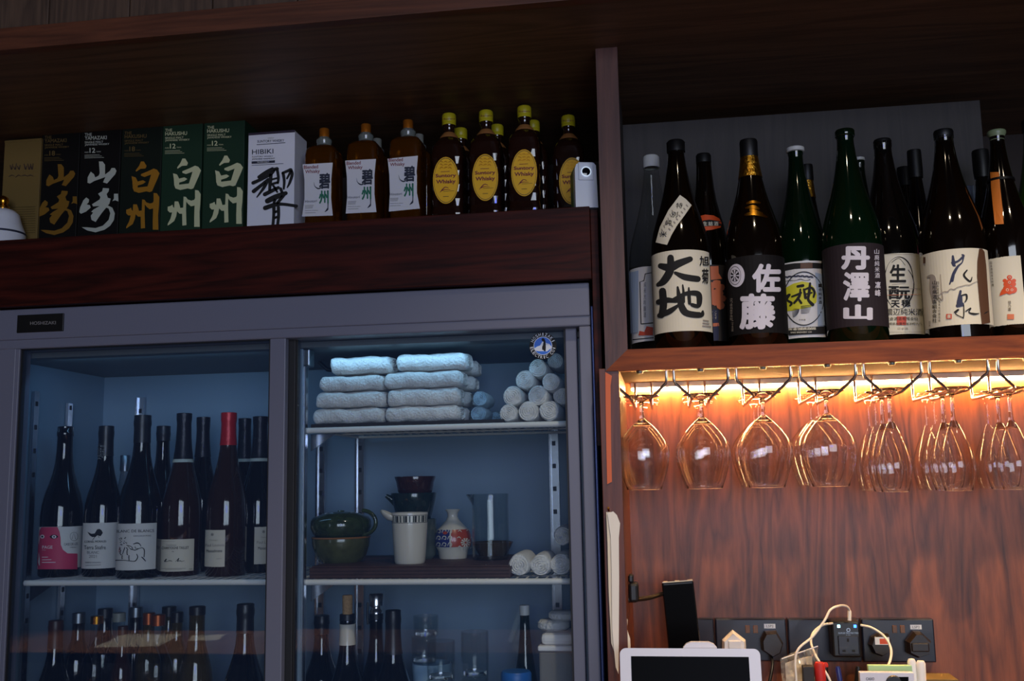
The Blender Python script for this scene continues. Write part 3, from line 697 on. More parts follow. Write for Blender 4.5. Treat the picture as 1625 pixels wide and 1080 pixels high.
build('front_shell', rot(MB().prism(prof, Yc-.014, Yc+.004)), 'device_white', t)
build('back_shell', rot(MB().prism([(x-.0003, z) for x, z in prof], Yc+.0042, Yc+.034)), 'device_green', t)
zl = axis_z(cx, Yc, 276.5)
b = MB(); b.box(cx-.0145, cx+.0145, Yc-.0165, Yc-.0135, zl-.016, zt5-.0005, bev=.002); build('lens_panel', rot(b), 'device_white', t)
def ring(y0, y1, r0, r1, m=0):
    b = MB(); n = 32; vs = []; fs = []
    for i in range(n):
        a = 2*PI*i/n
        for r, y in ((r0, y0), (r1, y0), (r1, y1), (r0, y1)): vs.append((cx+r*math.cos(a), y, zl+r*math.sin(a)))
    for i in range(n):
        j = (i+1) % n
        for q in range(4): fs.append([i*4+q, i*4+(q+1) % 4, j*4+(q+1) % 4, j*4+q])
    return b.add(vs, fs, m, False)
build('lens_ring', rot(ring(Yc-.0182, Yc-.0160, .0078, .0094)), 'ring_glow', t)
b = MB(); b.add([(cx+.0078*math.cos(2*PI*i/28), Yc-.0172, zl+.0078*math.sin(2*PI*i/28)) for i in range(28)]+[(cx, Yc-.0185, zl)], [[i, (i+1) % 28, 28] for i in range(28)], 0, True)
build('lens', rot(b), 'lens', t)
# ------------------------------------------------------------------ bottles on the sake shelf
pm('glass_brown', '0b0502', .07, coat=.5); pm('glass_green', '051a0b', .06, coat=.5, trans=.25); pm('glass_black', '0b0806', .07, coat=.5); pm('glass_lime', '2c4a0a', .1, coat=.5, trans=.2)
pm('label_cream', 'ded6c0', .65); pm('label_black', '121012', .7, spec=.2); pm('label_plum', '2b2328', .7, spec=.2); pm('label_pale', 'd8d6d6', .65); pm('label_blue', '9fb0c8', .6)
pm('silver_white', 'd0cbd6', .6); pm('yellow_ink', 'c9c42c', .6); pm('orange_foil', 'd8501e', .5); pm('coral', 'd87850', .6); pm('navy_ink', '1e2448', .6); pm('orange_ribbon', 'e07a24', .6); pm('seal_red', 'c8503c', .65); pm('brown_label', '5a3a26', .6); pm('ink_blue', '2c2c44', .7)
pm('cap_olive', '7d8a66', .4); pm('cap_white', 'c9c9c4', .4); pm('pink', 'd8688c', .5); pm('band_dark', '2a2624', .6); pm('warm_grey_ink', '9a8f84', .7)
SAKE = [(0, .93), (.008, 1), (.44, 1), (.50, .985), (.56, .91), (.62, .78), (.68, .64), (.74, .52), (.80, .425), (.86, .35), (.92, .295), (.955, .28), (.962, .30), (.985, .30)]
class Bottle: pass
def bottle(px, Y, ptop, hw, label, glass, zbase, prof=SAKE, cap=(.945, .30, 'black'), ref=460, cat='bottle', name='sake_bottle', group='bottles on the sake shelf', R=None, capbody=None, n=40, lip=True):
    B = Bottle(); B.cx = at(px, ref, Y).x; B.cy = Y; B.R = R or hw*mpp(px, ref, Y); B.z0 = zbase; B.H = axis_z(B.cx, Y, ptop)-zbase
    B.t = thing(name, label, cat, (B.cx, Y, zbase), group)
    B.r = lambda z: B.R*ip(prof, (z-B.z0)/B.H)
    P = [(0, zbase)]+[(r*B.R, zbase+q*B.H) for q, r in prof]
    top = prof[-1]; P += [(top[1]*B.R*.8, zbase+(top[0]+.004)*B.H), (0, zbase+(top[0]+.004)*B.H)]
    build('body', MB().lathe(P, B.cx, Y, n), glass, B.t)
    if cap:
        q, r, m = cap; c = capbody or [(q, r+.02), (.992, r+.02), (1, r-.03)]
        b = MB(); b.lathe([(ip(prof, c[0][0])*B.R*.95, zbase+c[0][0]*B.H)]+[(rr*B.R, zbase+qq*B.H) for qq, rr in c]+[(0, zbase+c[-1][0]*B.H)], B.cx, Y, 28); build('cap', b, m, B.t)
    B.cyl = Cyl(B.cx, Y, B.R); B.cone = Cone(B.cx, Y, B.r)
    return B
def ip(prof, q):
    for (a, ra), (b, rb) in zip(prof, prof[1:]):
        if q <= b: return ra+(rb-ra)*max(0, q-a)/(b-a) if b > a else rb
    return prof[-1][1]
def wrap_label(B, ytop, ybot, xl, xr, mat, art=None, mats=(), name='label', wavy=0, shift=0):
    """paper round the body: rows on the axis, picture columns at the edges (None = all the way round to the outline)"""
    p = proj((B.cx, B.cy-B.R, B.z0+.3*B.H)); ym = (ytop+ybot)/2
    z1, z0 = B.cyl.hit(p[0], ytop)[1], B.cyl.hit(p[0], ybot)[1]
    t0 = B.cyl.hit(xl, ym)[0] if xl else -PI*.62; t1 = B.cyl.hit(xr, ym)[0] if xr else PI*.62
    b = MB(); label_patch(b, B.cyl, z0, z1, t0, t1, 0, n=28 if not wavy else 60, wavy=wavy)
    if art: art.emit(b, shift=shift)
    return build(name, b, [mat]+list(mats), B.t)
def band(B, q0, q1, mat, name, extra=.0006, n=28):       # foil or ring that follows the neck
    b = MB(); P = []
    for i in range(7): q = q0+(q1-q0)*i/6; P.append((B.r(B.z0+q*B.H)+extra, B.z0+q*B.H))
    b.lathe([(P[0][0]-extra*1.5, P[0][1])]+P+[(P[-1][0]-extra*1.5, P[-1][1])], B.cx, B.cy, n); return build(name, b, mat, B.t)
def qof(B, py): return (axis_z(B.cx, B.cy, py)-B.z0)/B.H

# clear bottle at the left end
pm('liquor_clear', 'c4ccd4', .05, trans=.9, ior=1.2)
B = bottle(1041, 1.95, 248, 41, 'clear bottle with a pale blue label leftmost on the sake shelf', 'clear', ZS, cap=(.94, .31, 'cap_white'))
a = Art(B.cyl, zt(960, 180, 2.77)); 
a.line([(108, 682), (150, 672), (205, 668)], 5, 1); a.line([(108, 995), (160, 990), (215, 985)], 4, 1); a.line([(160, 925), (155, 740), (172, 735), (178, 705), (205, 700)], 4, 1); a.line([(160, 925), (212, 920)], 4, 1)
a.col('純米大吟醸酒', 172, 740, 182, 900, 3); a.poly([(150, 975), (155, 955), (175, 960), (185, 935), (212, 940), (212, 975)], 2); a.poly([(110, 700), (150, 690), (150, 960), (112, 968)], 4)
wrap_label(B, 421, 540, 997, None, 'label_pale', a, ['ink', 'seal_red', 'grey_ink', 'label_blue'])

# the tall brown bottle with the slanted paper strip
B = bottle(1082, 1.83, 224, 46, 'brown bottle with a cream brush-lettered label and slanted paper neck strip', 'glass_brown', ZS)
T = zt(1030, 300, 4.5); a = Art(B.cyl, T)
for s in ([(85,548,40),(150,560,58),(210,532,54),(292,500,40)], [(155,490,46),(152,580,56),(108,655,52),(68,682,30)], [(188,598,22),(255,628,44),(345,642,44)],
          [(72,806,40),(130,792,40),(196,800,26)], [(100,728,50),(106,830,52),(92,900,44)], [(80,902,36),(150,872,40),(212,828,18)],
          [(205,700,14),(216,770,34),(238,850,48),(275,888,46),(365,898,40),(380,872,14)], [(240,685,10),(246,740,18),(246,805,22)], [(150,800,14),(200,775,24),(270,745,30),(345,748,40),(356,800,38),(345,835,30),(305,826,26)], [(282,705,10),(284,760,24),(288,815,22)]): a.stroke(s, 1)
a.text('旭', 356, 478, 422, 548, 1, .02); a.text('菊', 372, 568, 418, 676, 1, .02)
for i, w in enumerate((40, 44, 56)): a.line([(380-i*2, 936+i*20), (380+w, 942+i*20)], 9, 2)
wrap_label(B, 396, 525, 1034.5, 1127.5, 'label_cream', a, ['ink', 'warm_grey_ink'])
a = Art(B.cone, T); a.poly([(220,42),(262,72),(302,115),(255,185),(200,260),(160,330),(130,398),(90,390),(50,380),(80,270),(140,150)], 0)
for c, x, y in (('特', 196, 98), ('別', 162, 162), ('純', 120, 220), ('米', 86, 302)): a.text(c, x, y, x+46, y+40, 1, .015, dx=-6)
for i in range(8): a.line([(262-i*17, 112+i*24), (274-i*17, 126+i*24)], 8, 2)
for i in range(7): a.line([(166-i*14, 150+i*27), (172-i*14, 168+i*27)], 5, 2)
build('neck_strip', a.emit(MB(), 2.0, .0009), ['label_cream', 'ink', 'warm_grey_ink'], B.t)

# brown bottle behind it with the orange shoulder seal
B = bottle(1126, 1.95, 245, 32, 'brown bottle with an orange shoulder seal, half hidden behind the slanted-strip bottle', 'glass_brown', ZS, cap=(.955, .36, 'black'), prof=[(0, .93), (.008, 1), (.50, 1), (.57, .97), (.64, .86), (.70, .70), (.76, .56), (.83, .46), (.90, .40), (.96, .37), (.985, .37)])
T = zt(1030, 300, 4.5); a = Art(B.cone, T)
a.poly([(350, 195), (400, 182), (460, 188), (500, 210), (515, 240), (510, 275), (450, 290), (385, 298)], 0); a.poly([(362, 228), (430, 218), (513, 230), (512, 262), (440, 264), (372, 268)], 1)
for i, c in enumerate('生詰酒'): a.text(c, 385+i*38, 232, 416+i*38, 262, 2, .02)
build('shoulder_seal', a.emit(MB(), 2.0, .0006), ['orange_foil', 'ink', 'label_cream'], B.t)
a = Art(B.cyl, T); random.seed(5)
a.poly([(426, 552), (494, 548), (496, 600), (520, 640), (426, 650)], 1)
for x, y, r in ((440, 690, 26), (480, 680, 30), (515, 700, 22), (450, 750, 32), (492, 745, 34), (520, 780, 24), (470, 800, 30), (505, 830, 26)):
    a.poly([(x+r*(1+.25*random.random())*math.cos(i*PI/4), y+r*(1+.25*random.random())*math.sin(i*PI/4)) for i in range(8)], 1)
a.rect(430, 860, 492, 1000, 2); a.col('ぜんじゅ', 444, 872, 456, 930, 3); a.col('こくせ', 468, 872, 480, 930, 3); a.poly([(430, 960), (495, 955), (498, 978), (430, 984)], 1); a.rect(430, 1000, 495, 1080, 2)
wrap_label(B, 420, 541, 1105, None, 'band_dark', a, ['coral', 'navy_ink', 'label_cream'])

# black-label bottle with gold neck foil
B = bottle(1200, 1.83, 223, 45.5, 'dark bottle with black label, two big silver characters and gold neck foil', 'glass_brown', ZS, cap=(.90, .30, 'black'), capbody=[(.905, .30), (.91, .315), (.99, .315), (1, .29)])
band(B, qof(B, 283), qof(B, 250), 'gold_foil', 'neck_foil', .0008)
a = Art(B.cone, zt(960, 180, 2.77)); random.seed(2)
for s in ([(625,395,10),(650,388,12),(680,392,8)], [(620,415,8),(650,410,16),(675,418,10)], [(618,445,10),(660,438,18),(710,455,8)], [(640,425,12),(655,430,18),(690,440,10)]): a.stroke(s, 0)
build('shoulder_emblem', a.emit(MB(), 2.0, .0006), ['gold'], B.t)
T = zt(1140, 390, 6.75); a = Art(B.cyl, T)
a.ell(195, 317, 88, 124, 1); a.ell(182, 318, 62, 100, 2, .94); a.ell(182, 318, 46, 66, 2)
for i in range(8):
    th = i*PI/4; a.stroke([(182+10*math.cos(th), 318+14*math.sin(th), 4), (182+42*math.cos(th), 318+62*math.sin(th), 20)], 1, False)
a.ell(182, 318, 12, 18, 1)
a.text('佐', 362, 192, 660, 502, 1, .045); a.text('藤', 232, 512, 606, 898, 1, .04)
a.col('さつま名産芋焼酎', 134, 560, 162, 800, 3); a.col('二十五度', 150, 800, 172, 920, 3)
wrap_label(B, 404, 528, None, None, 'label_black', a, ['silver_white', 'label_black', 'warm_grey_ink'])

# green bottle with the yellow and white label
B = bottle(1275, 1.905, 234, 40, 'green bottle with a white label, yellow panel and bold black brush writing', 'glass_green', ZS, cap=(.955, .31, 'cap_white'), capbody=[(.975, .31), (.978, .36), (.995, .36), (1, .30)])
T = zt(1230, 400, 7.444); a = Art(B.cyl, T)
a.poly([(100, 150), (230, 130), (400, 122), (550, 130), (640, 150), (640, 200), (550, 195), (400, 190), (230, 200), (100, 225)], 1); a.poly([(300, 130), (440, 124), (440, 192), (300, 196)], 5)
a.poly([(130, 420), (220, 370), (320, 345), (400, 360), (460, 420), (490, 500), (485, 590), (420, 650), (300, 670), (220, 690), (130, 700)], 2)
for k in range(7): a.ell(130+k*48, 305-12*math.sin(k*.5), 32, 22, 6, .2, PI, 2*PI)
a.stroke([(130, 345, 4), (180, 335, 8), (240, 335, 4), (300, 320, 8), (360, 335, 4), (410, 325, 8)], 1)
a.ell(340, 548, 232, 320, 1, .965, 0, 2*PI, 48)
for s in ([(270,405,30),(330,395,34)], [(205,525,20),(270,500,26),(310,480,22)], [(300,440,20),(290,520,30),(230,600,26)], [(270,540,24),(310,600,28)], [(340,440,24),(360,540,34)], [(345,445,22),(420,420,26),(460,470,28),(450,530,22)], [(410,370,26),(400,480,34),(390,560,30),(440,620,40)], [(350,500,18),(430,480,20)], [(130,530,26),(180,500,24),(150,560,22),(200,600,28),(185,630,22)]): a.stroke(s, 1)
for k in range(7): a.ell(190, 660, 40+k*10, 30+k*14, 1, .93, .1, 1.3)
for k in range(6): a.stroke([(310, 640+k*16, 7), (360, 634+k*17, 6), (430-k*6, 628+k*17, 3)], 1)
a.poly([(468, 240), (540, 260), (600, 300), (640, 400), (640, 860), (500, 870), (490, 500)], 4); a.col('一合純米酒', 505, 375, 545, 620, 1, .02)
a.text('日本酒', 285, 790, 360, 806, 1); a.text('香住鶴株式会社', 228, 890, 480, 925, 7, .01, dy=8)
a.poly([(100, 905), (320, 885), (560, 878), (640, 880), (640, 960), (500, 968), (300, 975), (100, 990)], 1); a.text('清酒 株式会社', 160, 900, 480, 925, 7, .02, dy=10); a.text('SAKE BREWERY CO', 190, 940, 430, 958, 7, .01, dy=6)
wrap_label(B, 413.5, 535, None, None, 'label_pale', a, ['ink', 'yellow_ink', 'grey_ink', 'label_blue', 'brown_label', 'ink_blue', 'label_cream'])

# small dark bottle with gold foil behind
B = bottle(1292, 2.01, 262, 27, 'small dark bottle with crinkled gold neck foil, tucked behind the yellow-panel bottle', 'glass_black', ZS, cap=(.90, .33, 'black'), capbody=[(.915, .33), (.92, .36), (.99, .36), (1, .33)])
band(B, qof(B, 315), qof(B, 287), 'gold_foil', 'neck_foil', .001)

# plum-label green bottle
B = bottle(1357, 1.83, 207, 46.5, 'tall green bottle with a plum-black label of three white characters in a column', 'glass_green', ZS, cap=(.965, .30, 'glass_green'), capbody=[(.965, .30), (.97, .335), (.993, .335), (1, .30)])
T = zt(1300, 375, 6.745); a = Art(B.cyl, T)
a.text('丹', 236, 105, 540, 358, 1, .05); a.text('澤', 256, 382, 540, 695, 1, .035); a.text('山', 260, 728, 570, 895, 1, .05)
a.col('山廃純米酒', 584, 135, 634, 455, 1, .01, dx=6); a.col('凜峰', 590, 485, 648, 655, 1, .02)
wrap_label(B, 385, 517, None, None, 'label_plum', a, ['silver_white'])
B = bottle(1377, 2.045, 251, 29, 'green bottle in the back row behind the plum-label bottle', 'glass_green', ZS, cap=(.96, .31, 'cap_white'), capbody=[(.985, .3), (.988, .33), (1, .31)])

# cream label with the brush ring
B = bottle(1417, 1.925, 222, 47, 'dark bottle whose cream label has a black brush-drawn ring round two characters', 'glass_black', ZS, cap=(.955, .28, 'black'), capbody=[(.96, .28), (.965, .30), (.992, .30), (1, .27)])
T = zt(1395, 390, 7.2); a = Art(B.cyl, T)
P = [(225+168*math.cos(th)*(1+.02*math.sin(5*th)), 425+298*math.sin(th)) for th in [i*2*PI/28 for i in range(29)]]
a.stroke([(x, y, 9+6*math.sin(i*.6)) for i, (x, y) in enumerate(P)], 1); a.stroke([(145,190,5),(200,150,7),(240,152,5),(296,222,5)], 1); a.stroke([(330,275,6),(372,340,8),(395,440,8),(375,530,5)], 1)
a.text('生', 122, 212, 306, 418, 1, .03); a.text('酛', 110, 460, 352, 612, 1, .025); a.text('天', 136, 622, 236, 705, 1, .03); a.text('穏', 254, 612, 356, 695, 1, .03)
a.rect(202, 806, 308, 905, 2); a.text('濃辺純米酒', 78, 716, 488, 792, 1, .0)
a.text('板倉酒造有限会社', 80, 815, 436, 852, 1); a.text('島根県出雲市塩冶町六八', 84, 875, 480, 905, 1); a.text('日本酒', 214, 932, 326, 958, 3)
a.line([(150, 440), (295, 428)], 5, 3); a.line([(70, 505), (465, 485)], 4, 3); a.line([(70, 565), (468, 555)], 4, 4); a.line([(75, 985), (515, 985)], 3, 3); a.line([(28, 98), (445, 98)], 3, 3)
wrap_label(B, 401.5, 530, 1390, 1463.5, 'label_cream', a, ['ink', 'seal_red', 'warm_grey_ink', 'coral'])
bottle(1448, 2.065, 266, 25, 'plain dark back-row bottle between the cream labels, shorter of two', 'glass_black', ZS, cap=(.93, .36, 'black'), capbody=[(.90, .40), (.99, .42), (1, .40)])
bottle(1467, 1.992, 239, 26, 'plain dark back-row bottle between the cream labels, taller of two', 'glass_black', ZS, cap=(.93, .36, 'black'), capbody=[(.86, .42), (.9, .44), (.99, .42), (1, .40)])

# wide cream label
B = bottle(1517, 1.83, 207.5, 50, 'tall dark bottle with wide cream label, dark blue brushwork and grey signature', 'glass_brown', ZS, cap=(.955, .28, 'black'), capbody=[(.955, .27), (.96, .30), (.992, .305), (1, .28)])
T = zt(1460, 380, 7.2); a = Art(B.cyl, T)
for s in ([(375,190,24),(385,280,44),(400,300,20)], [(370,265,30),(430,250,24),(495,190,26),(480,175,18)], [(495,190,22),(480,260,14),(430,310,26),(385,390,34),(340,510,14)], [(385,390,30),(370,470,30)]): a.stroke(s, 1)
for s in ([(535,350,14),(500,400,22),(520,440,22),(570,478,20),(590,430,8)], ): a.stroke(s, 2)
for s in ([(462,590,26),(440,700,34),(430,755,24)], [(430,755,40),(480,740,46)], [(470,650,24),(470,735,34)]): a.stroke(s, 1)
for s in ([(470,640,12),(525,630,20),(530,680,18),(510,715,10)], [(498,750,10),(500,840,12),(495,900,8)], [(395,830,14),(440,800,18),(410,850,10),(495,895,10)], [(520,820,12),(575,785,16),(555,830,12),(610,850,22),(668,845,8)]): a.stroke(s, 2)
for s in ([(205,650,6),(270,600,9),(320,595,12),(350,565,8),(390,570,12),(430,545,8),(470,535,10),(520,520,8),(560,520,10),(600,500,8),(650,475,5)], [(240,400,7),(250,560,9),(262,690,14),(205,640,6)]): a.stroke(s, 3)
a.stroke([(95, 425, 14), (150, 430, 60), (160, 560, 80), (165, 640, 60), (160, 720, 12)], 3)
a.col('山形県酒造組合会社', 150, 470, 200, 955, 2, .01); a.col('日本清酒吟醸', 196, 480, 222, 700, 2); a.col('純米大吟醸造株', 218, 690, 238, 945, 2)
a.rect(304, 850, 366, 906, 4); a.text('泉', 314, 856, 356, 900, 0, .02); a.rect(48, 200, 72, 272, 5); a.line([(66, 285), (68, 305)], 4, 5); a.col('日本', 112, 930, 128, 1000, 5)
a.poly([(668, 105), (700, 108), (725, 140), (745, 300), (765, 600), (790, 950), (745, 960), (700, 970), (675, 760), (645, 420), (648, 250)], 5); a.stroke([(722, 850, 6), (745, 835, 14), (770, 822, 6)], 2)
wrap_label(B, 393.5, 514.5, 1463, 1571.5, 'label_cream', a, ['navy_ink', 'ink', 'warm_grey_ink', 'seal_red', 'brown_label'])

# pale blue carton, back dark bottle, ribbon bottle, green bottle at the edge
b = MB(); p = at(1540, 460, 2.065); k = mpp(1540, 460, 2.065); zc_ = axis_z(p.x, 2.065, 299)
b.box(p.x-.017, p.x+.017, 2.045, 2.085, ZS, zc_, bev=.001)
single('carton', b, 'label_blue', 'pale blue carton at the back between the wide-label and ribbon bottles', 'box', org=(p.x, 2.065, ZS))
bottle(1574, 1.99, 239, 28, 'plain dark back-row bottle just left of the orange ribbon', 'glass_black', ZS, cap=(.92, .36, 'black'), capbody=[(.86, .42), (.9, .46), (.99, .46), (1, .43)])
B = bottle(1603, 1.85, 208, 39, 'brown bottle with a hanging orange ribbon and a cream label with a red emblem', 'glass_brown', ZS, cap=(.94, .28, 'cap_olive'), capbody=[(.935, .26), (.97, .30), (.985, .37), (.996, .37), (1, .34)])
T = zt(1285, 180, 2.77); a = Art(B.cone, T)
a.poly([(796, 258), (832, 258), (838, 330), (848, 420), (853, 486), (815, 488), (806, 400), (800, 330)], 0)
build('ribbon', a.emit(MB(), 2.0, .0015), ['orange_ribbon'], B.t)
q = qof(B, 287); band(B, q-.006, q+.006, 'black', 'cord', .0022)
T = zt(1460, 380, 7.2); a = Art(B.cyl, T)
for x, y, r in ((1022, 432, 30), (970, 470, 24), (1072, 470, 24), (1020, 490, 40), (985, 510, 30), (1065, 510, 30), (1000, 560, 48), (1060, 575, 46), (970, 590, 36), (1025, 590, 40)): a.ell(x, y, r, r*.9, 1)
a.poly([(915, 645), (925, 600), (980, 540), (1100, 550), (1105, 580), (1080, 605), (1000, 610)], 1)
for x, y, r in ((1000, 575, 16), (1050, 575, 14), (1022, 490, 14), (1022, 432, 12)): a.ell(x, y, r, r, 0, .7)
a.col('日本酒純米大吟醸', 806, 252, 828, 540, 2, 0, dx=24); a.col('穏乃露', 1008, 700, 1040, 820, 2); a.rect(1000, 852, 1074, 912, 3)
wrap_label(B, 405.5, 514, 1565, 1624, 'label_cream', a, ['orange_foil', 'brown_ink', 'coral'], wavy=.0004)
B = bottle(1660, 1.985, 190, 42, 'bright green bottle with a pink tag at the right edge of the sake shelf', 'glass_lime', ZS)
a = Art(B.cone, T := zt(1285, 180, 2.77)); a.poly([(895, 495), (935, 445), (975, 480), (985, 545), (925, 565)], 0); a.poly([(905, 495), (935, 462), (950, 480), (915, 520)], 1)
build('tag', a.emit(MB(), 2.0, .0008), ['pink', 'red'], B.t)
# ------------------------------------------------------------------ wines on the left fridge shelf
BURG = [(0, .93), (.012, 1), (.40, 1), (.47, .96), (.54, .85), (.61, .68), (.68, .53), (.75, .43), (.83, .385), (.93, .37), (.94, .40), (.965, .40), (.97, .38), (1, .38)]
CHAMP = [(0, .93), (.012, 1), (.38, 1), (.46, .95), (.54, .82), (.62, .65), (.70, .50), (.78, .41), (.86, .36), (.94, .34), (.95, .37), (1, .37)]
pm('wine_black', '080606', .06, coat=.5); pm('wine_amber', '2a1409', .06, coat=.5); pm('capsule_black', '17161a', .35); pm('capsule_foil', '1d1c22', .3, metal=.5, bump=.3, bscale=120); pm('capsule_red', 'b3161c', .32, metal=.25, bump=.3, bscale=120)
pm('wine_label', 'd9d4cd', .65); pm('wine_label_warm', 'd8cdb8', .65); pm('label_pink', 'c9385c', .6); pm('pale_print', 'e9d8d8', .7)
WG = 'wine bottles on the left shelf of the fridge'
def wine(px, Y, ptop, R, label, glass='wine_black', prof=BURG, cap=None, zs=None, ref=870, group=WG, name='wine_bottle'):
    B = bottle(px, Y, ptop, 0, label, glass, (zBL if zs is None else zs), prof, cap=None, ref=ref, name=name, group=group, R=R)
    if cap:
        kind, q0, m = cap; b = MB(); P = [(B.r(B.z0+q*B.H)+.0009, B.z0+q*B.H) for q in [q0+(1.004-q0)*i/9 for i in range(10)]]
        b.lathe([(P[0][0]-.0015, P[0][1])]+P+[(P[-1][0]*.88, P[-1][1]+.0008), (0, P[-1][1]+.001)], B.cx, B.cy, 32); build(kind, b, m, B.t)
    return B
B = wine(96, 2.0, 677, .0425, 'dark crown-capped bottle with a pink face label at the left of the shelf')
b = MB(); n = 42; z = B.z0+B.H; P = [(.0128, z-.006), (.0150, z-.0055), (.0148, z-.003), (.0135, z+.0005), (.010, z+.0015), (0, z+.0016)]
b.lathe(P, B.cx, B.cy, n); build('crown_cap', b, 'zinc', B.t)
T = zt(50, 820, 7.738); a = Art(B.cyl, T)
a.poly([(40, 125), (70, 122), (300, 120), (560, 115), (560, 640), (40, 640)], 1)
a.poly([(125, 124), (320, 122), (345, 180), (358, 260), (360, 340), (385, 400), (440, 445), (560, 448), (560, 640), (40, 640), (70, 420), (90, 250), (105, 160)], 0)
a.ell(138, 240, 26, 24, 3); a.ell(138, 240, 12, 12, 2); a.poly([(225, 240), (250, 220), (280, 215), (310, 222), (330, 242), (300, 262), (265, 268), (240, 258)], 2); a.ell(280, 242, 26, 20, 3); a.ell(280, 242, 10, 10, 2)
a.text('PAGE', 140, 350, 262, 388, 3, .01); a.text('PET NAT', 142, 400, 184, 410, 3)
for i, w in enumerate((72, 110, 160)): a.line([(138, 492+i*32), (138+w, 490+i*32)], 8, 3)
a.ell(515, 238, 48, 54, 2, .94); a.stroke([(490, 270, 4), (512, 195, 4), (535, 272, 4)], 2, False); a.text('CASE DE LES', 398, 320, 560, 350, 2, 0, dy=8); a.text('VI BLANC', 466, 365, 540, 378, 2)
wrap_label(B, 836, 902.5, 57, None, 'wine_label', a, ['label_pink', 'wine_label', 'ink', 'pale_print'], shift=1)

B = wine(162, 2.005, 677, .0385, 'dark bottle with a white label showing a black bird, second on the shelf', cap=('capsule', .80, 'capsule_black'))
a = Art(B.cyl, lambda x, y: T(x+48, y))
a.poly([(640, 180), (690, 205), (730, 200), (760, 150), (790, 145), (815, 165), (828, 195), (800, 235), (760, 225), (740, 245), (700, 245), (670, 225)], 0)
a.stroke([(735, 240, 6), (712, 270, 5)], 0, False); a.stroke([(700, 275, 5), (725, 268, 5)], 0, False); a.stroke([(770, 235, 6), (785, 255, 4)], 0, False)
a.text('CORNEL MORALES', 608, 290, 868, 316, 0, .015, dy=6); a.text('Terra Sisafre', 605, 348, 862, 396, 0, .006); a.text('BLANC', 642, 416, 782, 450, 1, .004); a.text('2021', 664, 464, 754, 500, 1, .004)
a.text('PENEDES CATALUNYA', 622, 548, 802, 566, 1, .012); a.line([(622, 592), (804, 586)], 6, 1)
wrap_label(B, 829.5, 902, 119.5, None, 'wine_label', a, ['ink', 'grey_ink'], shift=1)
a = Art(B.cone, zt(0, 480, 2.298)); 
for i, c in enumerate('CELLERCOSTA'): a.text(c, 358+(i % 2)*10, 515+i*5, 372+(i % 2)*10, 521+i*5, 0)
build('capsule_print', a.emit(MB(), 2, .0016), ['grey_ink'], B.t)

B = wine(220, 1.962, 660, .0425, 'dark bottle with a cream label of a loose line drawing, third on the shelf', cap=('capsule', .83, 'capsule_black'))
a = Art(B.cyl, lambda x, y: T(x+22, y)); a.text('BLANC DE BLANCS', 1020, 158, 1480, 192, 0, .008, dy=8); a.text('GRACIELA PUIG', 1230, 224, 1442, 240, 0, .008, dy=4)
for s in ([(1150,345,8),(1200,360,8),(1222,385,8),(1200,395,7),(1160,350,5)], [(1200,390,9),(1250,405,10),(1300,385,8),(1340,378,9),(1362,410,12),(1358,490,10)], [(1232,330,9),(1275,318,14),(1305,330,11),(1322,360,6)], [(1250,360,6),(1260,385,7),(1300,385,5)],
          [(1330,490,10),(1352,512,14),(1376,540,9)], [(1270,455,9),(1282,490,11),(1262,530,12),(1230,542,9),(1120,530,8),(1022,530,12)], [(1132,370,8),(1118,410,10),(1100,460,6)]): a.stroke(s, 0)
random.seed(4)
for x0, n in ((1080, 9), (1160, 10)):
    for i in range(n): a.ell(x0+random.uniform(-12, 12)+i*1.5, 380+i*16, 9, 7, 0, n=8)
for i in range(18): th = random.uniform(0, 6.3); r = random.uniform(15, 52); a.ell(1110+r*math.cos(th), 290+r*math.sin(th)*1.1, 7, 5, 0, n=7)
a.stroke([(1070, 360, 3), (1058, 430, 3), (1080, 400, 3)], 1)
wrap_label(B, 830.5, 904.5, 179.5, 247.5, 'wine_label', a, ['ink', 'seal_red'], shift=1)

B = wine(287, 2.008, 657, .0405, 'champagne bottle with black foil and a short off-white label lettered in script', 'wine_amber', CHAMP, cap=('foil', .70, 'capsule_foil'))
band(B, .695, .715, 'silver_ink', 'foil_band', .0016)
T = zt(240, 820, 8.553); a = Art(B.cyl, lambda x, y: T(x+40, y))
a.text('CHAMPAGNE', 165, 374, 300, 388, 0); a.text('CHARTOGNE TAILLET', 108, 402, 468, 438, 0, .01, dy=6); a.text('NV', 244, 462, 272, 474, 0, .01)
for s in ([(140,600,4),(170,570,14),(160,590,10),(150,605,8),(190,600,6)], [(190,600,5),(215,590,9),(248,600,5)], [(290,605,4),(325,570,8),(335,560,12),(318,600,10)], [(318,600,5),(350,592,8),(375,600,6),(408,592,4)]): a.stroke(s, 0)
a.text('BRUT', 64, 700, 92, 712, 0); a.line([(110, 698), (425, 694)], 6, 1); a.line([(160, 714), (375, 710)], 5, 1); a.text('12% vol', 470, 696, 545, 714, 0); a.line([(110, 330), (280, 328)], 3, 1)
wrap_label(B, 855.5, 906.5, 247, 307.5, 'wine_label_warm', a, ['ink', 'warm_grey_ink'], shift=1)

